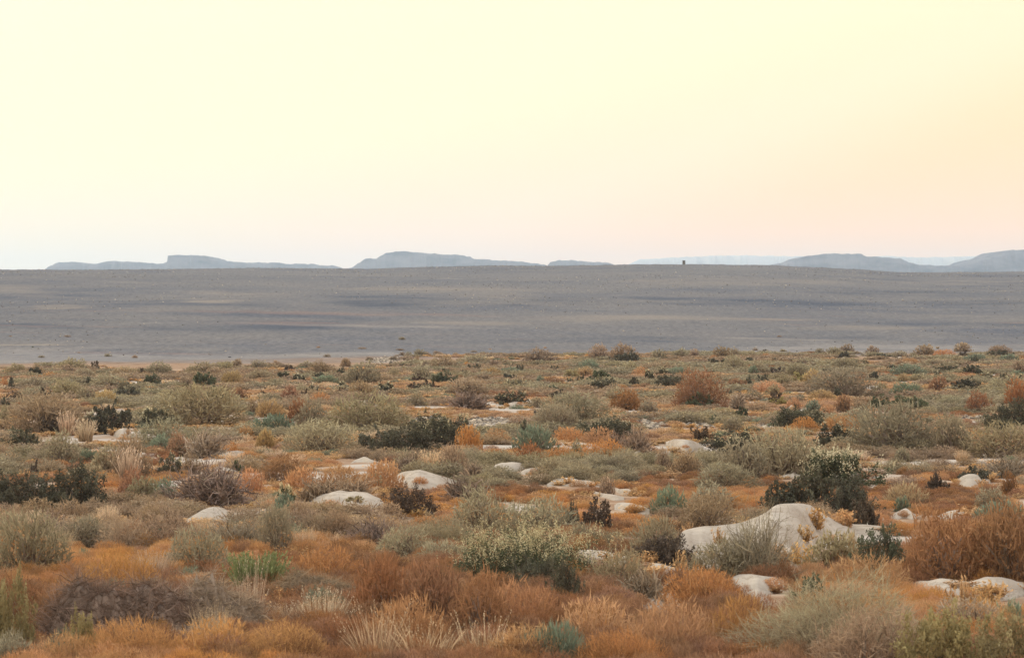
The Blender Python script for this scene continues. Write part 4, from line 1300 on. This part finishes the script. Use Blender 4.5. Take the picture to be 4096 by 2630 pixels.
h 1530 2200 385 770 | big matted grey-green shrub below the tall hummock # the matted grey-green shrub
m 1370 1520 362 440 | small white sand lump left of the matted grey-green shrub
m 930 1100 450 515 | low crumbly sand lump in the rusty weeds at lower left
t 700 870 530 640
h -60 640 240 790 | broad grey-green shrub at the lower left edge # the grey-green shrub at lower left
o 720 1560 565 930 | bright orange cottony cushion at lower left, above the dead brush # the orange cushion at lower left
r -200 700 790 1250
Y -100 330 800 1450 | tall yellow-green feathery plant in the bottom left corner # the yellow-green plant at bottom left
Y 600 900 1100 1500
r 250 900 830 1300
X 480 1760 780 1350 | big heap of tangled brown dead brush at lower left # the brown brush heap
x 1400 2450 800 1330 | long grey heap of dead branches right of the brown brush heap # the grey brush heap
o 1600 2080 750 930
o 800 1700 1180 1560
o 1600 2450 1200 1560
H -150 320 1280 1560
o 380 900 1280 1560
@B1
W -230 260 560 930 | fresh green grass clump with straw heads on the grey brush heap # the green grass clump
v -220 140 540 1270 | tall arching straw stalks fanning up in front of the green grass clump # the tall straw fan
w 330 880 860 1240 | yellowish straw grass clump right of the green grass clump # the yellow straw clump
x 180 930 735 1010 | grey leafless brush in front of an orange cushion, lower centre left # the grey brush at lower centre
m 1370 1700 78 195 | small rounded sand hump right of the dark open-twigged shrub # the small hump
h 0 360 150 560
t 180 350 80 185
o 280 1050 530 830 | smooth orange cushion behind the grey brush, lower centre left # the smooth orange cushion
r 880 1500 640 1200 | deep rust-orange feathery mass in the lower centre # the deep rust mass
r 1300 1950 680 1260
r 1800 2420 760 1340
o 1000 1800 1000 1450
o -200 700 1230 1560
v 780 1500 1000 1560
v 1200 2000 1150 1600
v 1800 2400 1100 1560
G 860 1300 250 420
H 1100 1650 300 560
h 1500 2000 420 640
H 1800 2399 -60 330
@B2
H -60 560 40 320 | pale grey-green cloudlike shrub at lower centre # the cloudlike grey shrub
d 500 620 80 290
D 640 960 60 330 | dark brown shrub with pale green specks left of the dense green dome # the dark speckled shrub
h 520 830 250 430
m 960 1290 60 165 | oblong sand mound with twigs across it, right of lower centre # the oblong mound
b 1590 2070 0 300 | rounded grey-brown twiggy shrub at the left end of the largest mound # the grey-brown shrub by the big mound
h 1090 1600 215 560 | dense upright grey-green dome left of the largest sand mound # the dense green dome
D 1150 1660 390 640
m 565 1620 500 760 | long curved sand mound behind ochre weeds, lower right of centre # the long curved mound
m 1385 3730 88 665 | largest sand mound, a broad pale slab with a near-black bush along its top # the largest mound
h 1640 2300 450 770
q 1950 2580 230 760 | tall open grey twig shrub standing before the largest mound # the open twig shrub
F 1510 1670 510 690
F 1160 1390 500 630
F 1890 1990 290 450
h 740 1270 555 890 | grey-green and ochre shrub in front of the long curved mound # the shrub before the curved mound
y 1060 1210 590 700
g 1000 1420 770 975
m 1020 1530 915 1075 | low sand mound with twigs in front of the grey shrubs, bottom right centre # the low twiggy mound
m 1980 2560 738 920 | flat sand mound among orange grass at lower right # the flat mound at lower right
m 2280 2460 940 1060 | small round sand lump poking from orange grass at lower right
o 1420 2150 730 1050
o 420 780 640 820
k -560 640 330 830 | large bush thick with cream seed spikes at lower centre # the seed-spike bush
d -40 430 620 900
d 330 660 680 1065 | dark leaning branches at the right foot of the seed-spike bush
o -300 450 850 1250
o 420 1150 1000 1450
o 1050 1900 1020 1500
o 1800 2450 980 1450
o -300 500 1250 1600
o 600 1500 1300 1650
t 120 700 1240 1600 | blue-green leafy sprigs rising from the bottom edge, centre # the blue-green sprigs at the bottom
@B3
m -40 320 460 640 | sloping sand patch under the open twig shrub, right of the largest mound
F 330 560 100 290 | orange dry plant growing on the top of the largest sand mound
F 600 840 120 275 | bright orange dry plant on the right shoulder of the largest sand mound
F 230 430 260 400
D 780 1030 60 275
F 180 420 430 600
t 1190 1330 30 120
m 1150 1400 120 195 | crumbled white sand lumps left of the big rust-brown bush
m 1590 1960 130 200 | curved sand rim showing behind the big rust-brown bush
m 2230 2420 115 160 | thin sand strip at the right edge above the big rust-brown bush
t 1950 2399 80 210
h 1950 2250 -40 100
r 1280 2100 170 790 | left half of the big rust-brown bush at the right # the big rust-brown bush
r 1850 2650 140 800 | right half of the big rust-brown bush, cut by the picture's right edge
f 860 1290 300 700 | dark green bush with white flowers left of the big rust-brown bush # the white-flowered bush
h 390 830 360 630 | soft grey-green shrub between the largest mound's right arm and the orange cushion # the soft shrub by the largest mound's right arm
y 600 900 360 600
o 470 1340 615 950 | big bright orange cushion left of the flat white mound at lower right # the big orange cushion
m 1290 2500 765 1020 | wide flat white sand mound at the lower right, dry stalks before it # the wide flat mound
n 240 560 805 1040 | small dark green shrub in front of the big orange cushion # the small dark green shrub
F 1780 1880 800 1010 | tallest dry seed-pod stalk before the wide flat mound at lower right
F 1670 1770 880 1000 | short dry seed-pod stalk left of the tallest, before the wide flat mound
F 1930 2180 850 1010 | spreading dry seed-pod plant before the wide flat mound
H -200 1500 920 1600 | huge soft sage-green bush filling the bottom right foreground # the huge sage bush in the foreground
b 300 1500 1150 1750
Y 1200 2000 1180 1800 | yellow-green leafy bush in the bottom right foreground # the foreground yellow-green bush
Y 1850 2650 1200 1800
t 2080 2420 1030 1250
F 1960 2120 1000 1300 | tall brown stalk standing up near the bottom right corner
b 1500 2300 1030 1350
"""
OUTLINES = {   # crest and foot lines of the mounds whose shape shows, by tile and left edge
 ('B2', 1385): ([(1385, 655), (1450, 590), (1540, 500), (1575, 360), (1620, 332), (1800, 292), (1960, 285), (2150, 255), (2300, 205), (2400, 158), (2450, 115), (2510, 97), (2700, 88), (2800, 100), (2860, 140), (2960, 200), (3050, 258), (3160, 270), (3400, 280), (3560, 292), (3660, 318), (3730, 345)],
               [(1385, 665), (1560, 650), (1700, 620), (1900, 600), (2200, 560), (2400, 600), (2560, 590), (2700, 540), (2800, 480), (2900, 425), (3050, 375), (3150, 355), (3300, 345), (3730, 350)]),
 ('B2', 565): ([(565, 520), (600, 508), (740, 502), (830, 515), (1000, 555), (1150, 595), (1380, 645), (1500, 672), (1620, 700)], [(565, 525), (640, 600), (700, 650), (900, 640), (1100, 660), (1380, 760), (1500, 740), (1620, 705)]),
 ('B3', 1290): ([(1290, 820), (1400, 810), (1500, 812), (1620, 788), (1720, 800), (1900, 815), (2040, 770), (2180, 768), (2290, 790), (2330, 812), (2400, 812), (2500, 820)], [(1290, 830), (1400, 900), (1500, 970), (1640, 1000), (1900, 1010), (2100, 1000), (2300, 940), (2400, 900), (2500, 880)]),
 ('A1', 480): ([(475, 1440), (500, 1400), (560, 1410), (700, 1385), (780, 1362), (900, 1370), (1050, 1380), (1100, 1410), (1180, 1440), (1195, 1490)], [(475, 1460), (600, 1490), (700, 1520), (900, 1530), (1100, 1520), (1195, 1500)]),
 ('A1', 1240): ([(1235, 1270), (1300, 1240), (1350, 1200), (1400, 1185), (1540, 1172), (1640, 1195), (1750, 1225), (1890, 1270)], [(1235, 1275), (1380, 1320), (1500, 1345), (1700, 1330), (1890, 1280)]),
 ('B0', 1690): ([(1690, 265), (1780, 210), (1880, 150), (1960, 120), (2020, 113), (2090, 125), (2160, 170), (2270, 235)], [(1690, 275), (1790, 300), (1900, 300), (2100, 270), (2270, 245)]),
 ('B0', 390): ([(390, 130), (480, 90), (540, 60), (620, 43), (680, 55), (730, 85), (800, 105), (870, 125)], [(390, 135), (500, 130), (600, 118), (700, 120), (800, 122), (870, 130)]),
 ('B1', 1370): ([(1370, 190), (1440, 140), (1520, 95), (1600, 80), (1660, 105), (1690, 130)], [(1370, 195), (1500, 190), (1600, 165), (1690, 145)]),
 ('A2', 1460): ([(1440, 905), (1490, 885), (1540, 875), (1620, 882), (1700, 892), (1740, 915), (1800, 930)], [(1440, 915), (1540, 970), (1640, 985), (1720, 950), (1800, 940)]),
 ('A2', 1110): ([(1115, 1030), (1180, 985), (1240, 950), (1290, 950), (1310, 975)], [(1115, 1040), (1200, 1030), (1310, 1000)]),
 ('A3', 1740): ([(1750, 1270), (1800, 1240), (1870, 1208), (1930, 1208), (1990, 1225), (2040, 1245), (2085, 1262)], [(1750, 1290), (1850, 1320), (1950, 1320), (2085, 1270)]),
 ('A0', 130): ([(130, 955), (200, 925), (280, 895), (370, 882)], [(130, 960), (200, 972), (280, 955), (370, 900)]),
 ('F0', 1460): ([(1460, 1268), (1560, 1265), (1620, 1225), (1690, 1205), (1740, 1215), (1800, 1250)], [(1460, 1275), (1560, 1300), (1680, 1340), (1800, 1290)]),
 ('A0', 1910): ([(1910, 1080), (1990, 1030), (2080, 1000), (2230, 987), (2310, 1000)], [(1910, 1088), (2000, 1075), (2100, 1085), (2310, 1030)]),
 ('B2', 1980): ([(1980, 830), (2050, 775), (2130, 742), (2250, 742), (2330, 755), (2399, 762), (2480, 765), (2550, 790)], [(1980, 840), (2100, 880), (2250, 930), (2350, 930), (2550, 850)]),
 ('B2', 1020): ([(1020, 985), (1100, 972), (1200, 960), (1300, 935), (1450, 918), (1530, 925)], [(1020, 995), (1150, 1030), (1250, 1070), (1400, 1040), (1530, 960)]),
 ('A2', 340): ([(330, 1300), (400, 1255), (500, 1235), (560, 1240), (640, 1262), (750, 1270), (830, 1300)], [(330, 1305), (450, 1300), (600, 1310), (750, 1310), (830, 1315)]),
 ('A2', 50): ([(50, 1205), (110, 1165), (180, 1148), (300, 1150)], [(50, 1215), (150, 1225), (300, 1200)]),
 ('A2', 760): ([(760, 1365), (830, 1385), (950, 1400), (1050, 1420)], [(760, 1375), (850, 1410), (950, 1435), (1050, 1430)]),
 ('A2', 950): ([(950, 1325), (1010, 1345), (1100, 1345), (1180, 1375), (1230, 1390)], [(950, 1340), (1030, 1380), (1130, 1400), (1230, 1400)]),
 ('A1', 2180): ([(2170, 1170), (2230, 1125), (2300, 1095), (2400, 1088), (2490, 1095), (2525, 1130)], [(2170, 1180), (2300, 1200), (2450, 1190), (2525, 1150)]),
 ('A2', 390): ([(390, 912), (450, 905), (650, 912), (800, 930)], [(390, 935), (600, 950), (800, 960)]),
 ('B2', 960): ([(960, 100), (975, 70), (1030, 62), (1120, 68), (1200, 90), (1270, 115), (1290, 140)], [(960, 110), (1100, 140), (1200, 150), (1290, 150)]),
}
PATCHES = [('F2', 730, 1250, 1060, 1165), ('F2', 1450, 2260, 1070, 1225), ('A2', 1160, 1460, 720, 790), ('A2', 1650, 1920, 750, 778), ('A2', 2230, 2480, 735, 790), ('F5', 1450, 1990, 1040, 1092), ('F2', 200, 640, 240, 290)]

def read_catalogue():
    items = []; tile = tn = None
    for ln in CAT.strip().splitlines():
        if ln[0] == '@': tn = ln[1:].strip(); tile = TILES[tn]; continue
        body, _, lab = ln.partition('|'); lab, _, ref = lab.partition('#')
        k, *v = body.split(); x0, x1, yt, yb = map(float, v); ox, oy, s = tile
        ol = OUTLINES.get((tn, int(x0))) if k == 'm' else None
        if ol: ol = [[(ox + a * s, oy + b * s) for a, b in q] for q in ol]
        items.append((k, ox + x0 * s, ox + x1 * s, oy + yt * s, oy + yb * s, lab.strip() or None, ref.strip() or None, ol))
    return items
def patches():
    for t_, x0, x1, yt, yb in PATCHES:
        ox, oy, s = TILES[t_]; px = ox + (x0 + x1) / 2 * s
        a = G(px, oy + yb * s + 2); b = G(px, oy + yt * s)
        k = FPX / a[1]
        GRAVEL.append((a[0], (a[1] + b[1]) / 2, (x1 - x0) * s / k / 2 * 1.08, (b[1] - a[1]) / 2 + .6))

def autolabel(refs):
    """words for every shrub without a label of its own: its look, then where it stands next to a landmark"""
    groups = {}
    for p in PLANTS:
        if p['label']: continue
        best = sorted(refs, key=lambda r: math.hypot(p['cx'] - r[1], (p['cy'] - r[2]) * 2.2))[0]
        dx, dy = p['cx'] - best[1], (p['cy'] - best[2]) * 1.6
        rel = ('right of' if dx > 0 else 'left of') if abs(dx) > abs(dy) else ('in front of' if dy > 0 else 'behind')
        sz = 'small' if p['w'] < 70 else ('large' if p['w'] > 210 else 'middling')
        groups.setdefault((sz, KINDS[p['kind']][4], rel, best[0]), []).append((math.hypot(dx, dy), p))
    for (sz, desc, rel, ref), L_ in groups.items():
        L_.sort(key=lambda q: q[0])
        for i, (_, p) in enumerate(L_):
            nth = '' if len(L_) == 1 else ', ' + ['nearest', 'second', 'third', 'fourth', 'fifth'][min(i, 4)]
            sz_ = '' if sz == 'middling' else sz + ' '
            d_ = desc
            lab = f"{sz_}{d_}{nth or ','} {rel} {ref}"
            if len(lab.split()) > 16:
                for a_, b_ in ((' covered in pale seed heads', ', pale-seeded,'), (' tipped with tan seed heads', ', tan-tipped,'), (' with seed pods', ''), (' with white flowers', '')): d_ = d_.replace(a_, b_)
                lab = f"{sz_}{d_}{nth or ','} {rel} {ref}"
            p['label'] = lab.replace(',,', ',')
# ------------------------------------------------------------------ the black bird
def build_bird():
    px, py = 2141.5, 1664
    X, Y, Z = G(px, py); k = FPX / Y
    SAND.append((X, Y, .35, .6)); Z += .03
    H = 20.5 / k                                     # standing height from the reading
    # body: one skinned surface from tail to head, upright, facing left-front
    J = [((.10, .10, .20), .10), ((.05, .04, .34), .27), ((0, 0, .52), .34), ((-.04, -.03, .72), .24), ((-.07, -.06, .86), .145), ((-.10, -.08, .94), .135)]
    segs = 14; V = []; F = []
    for i, (p, r) in enumerate(J):
        for a in range(segs):
            t = 2 * math.pi * a / segs
            V.append((p[0] + math.cos(t) * r, p[1] + math.sin(t) * r * .95, p[2] + (0 if 0 < i < len(J) - 1 else 0)))
    for i in range(len(J) - 1):
        for a in range(segs):
            b = (a + 1) % segs; F.append((i * segs + a, i * segs + b, (i + 1) * segs + b, (i + 1) * segs + a))
    V += [(.12, .12, .16), (-.11, -.09, 1.0)]; c0, c1 = len(V) - 2, len(V) - 1
    T = []
    for a in range(segs):
        b = (a + 1) % segs; T += [(b, a, c0), ((len(J) - 1) * segs + a, (len(J) - 1) * segs + b, c1)]
    m, n, l = new_mat("black_feathers"); o = n.new("ShaderNodeOutputMaterial"); d = n.new("ShaderNodeBsdfPrincipled")
    d.inputs['Base Color'].default_value = (.006, .006, .007, 1); d.inputs['Roughness'].default_value = .6; l.new(d.outputs[0], o.inputs[0])
    nv = [4] * len(F) + [3] * len(T); FF = np.concatenate([np.array(F).ravel(), np.array(T).ravel()])
    o_ = bpy.data.objects.new("bird", None); COL.objects.link(o_); o_.location = (X, Y, Z); o_.scale = (H,) * 3; o_.rotation_euler = (0, 0, .25)
    tag(o_, "small black bird standing upright on the tan ground left of the green dome", "bird")
    b = link("body", mesh_from("body", np.array(V), FF, np.array(nv), None, [m], smooth=True), o_)
    sm = b.modifiers.new('s', 'SUBSURF'); sm.levels = 1; sm.render_levels = 2
    def cone(name, a, b_, r0, r1, seg=6, mat=m):
        a, b_ = np.array(a, float), np.array(b_, float); d_ = b_ - a; d_ /= np.linalg.norm(d_)
        s = np.cross(d_, (0.3, .9, .2)); s /= np.linalg.norm(s); t_ = np.cross(d_, s); V = []; 
        for p, r in ((a, r0), (b_, r1)):
            for i in range(seg):
                q = 2 * math.pi * i / seg; V.append(p + (s * math.cos(q) + t_ * math.sin(q)) * r)
        F = [(i, (i + 1) % seg, seg + (i + 1) % seg, seg + i) for i in range(seg)]
        return link(name, mesh_from(name, np.array(V), np.array(F).ravel(), 4, None, [mat]), o_)
    cone("beak", (-.17, -.13, .93), (-.32, -.24, .91), .035, .006)
    cone("tail", (.08, .08, .30), (.22, .24, -.02), .085, .05)
    cone("leg", (-.05, -.02, .26), (-.07, -.05, -.02), .02, .018)
    cone("leg", (.07, -.03, .26), (.06, -.06, -.02), .02, .018)
    for s in (-1, 1):      # folded wings along the flanks
        wv = []; wf = []
        for i in range(7):
            t = i / 6; z = .74 - .52 * t; wdt = .20 * math.sin(math.pi * min(t + .15, 1) * .95) + .02
            for j in (-1, 1): wv.append((s * (.30 - .12 * abs(t - .4)) + .03 * t, j * wdt + .05, z))
        for j in range(14): wv.append((wv[j][0] - s * .05, wv[j][1], wv[j][2]))
        for i in range(6):
            a = 2 * i; wf += [(a, a + 1, a + 3, a + 2), (a + 14, a + 16, a + 17, a + 15), (a, a + 2, a + 16, a + 14), (a + 1, a + 15, a + 17, a + 3)]
        link("wing", mesh_from("wing", np.array(wv), np.array(wf).ravel(), 4, None, [m]), o_)

# ------------------------------------------------------------------ build
items = read_catalogue(); patches()
mounds = [i for i in items if i[0] == 'm']
for j, (k, x0, x1, yt, yb, lab, ref, ol) in enumerate(mounds):
    add_mound(x0, x1, yt, yb, lab, j * 3 + 1, .35 + .3 * ((j * 37) % 10) / 10, *(ol or (None, None)))
build_ground(); build_stones(); build_hills(); build_cairns(); build_bird()
for k, x0, x1, yt, yb, lab, ref, _ in items:
    if k != 'm': add_plant(k, x0, x1, yt, yb, lab, ref)
refs = [(r[6], (r[1] + r[2]) / 2, (r[3] + r[4]) / 2) for r in items if r[6]] + [('the black bird', 2141, 1650)]
autolabel(refs)
gname = {'h': 'grey-green shrubs', 'H': 'sage-grey shrubs', 'b': 'brownish shrubs', 'd': 'blackish leafy shrubs', 'D': 'dark brown shrubs', 's': 'seeding dark shrubs', 'k': 'pale-seeded shrubs',
         'n': 'dark green shrubs', 'f': 'flowering shrubs', 't': 'blue-green shrubs', 'r': 'rust-brown shrubs', 'o': 'orange dry cushions', 'y': 'ochre shrubs', 'Y': 'yellow-green bushes', 'g': 'grey leafless shrubs',
         'G': 'brown leafless shrubs', 'X': 'heaps of dead brush', 'x': 'heaps of dead brush', 'w': 'straw grass tufts', 'W': 'green grass tufts', 'q': 'sage-brown open shrubs', 'v': 'sparse straw stalks', 'F': 'dry seed-pod plants'}
for p in PLANTS: tag(p['o'], p['label'], KINDS[p['kind']][3], gname[p['kind']] + ' of the desert field')
build_cover()
build_haze()
print("PLANTS", len(PLANTS), "MOUNDS", len(mounds), "TPL", len(TPL))
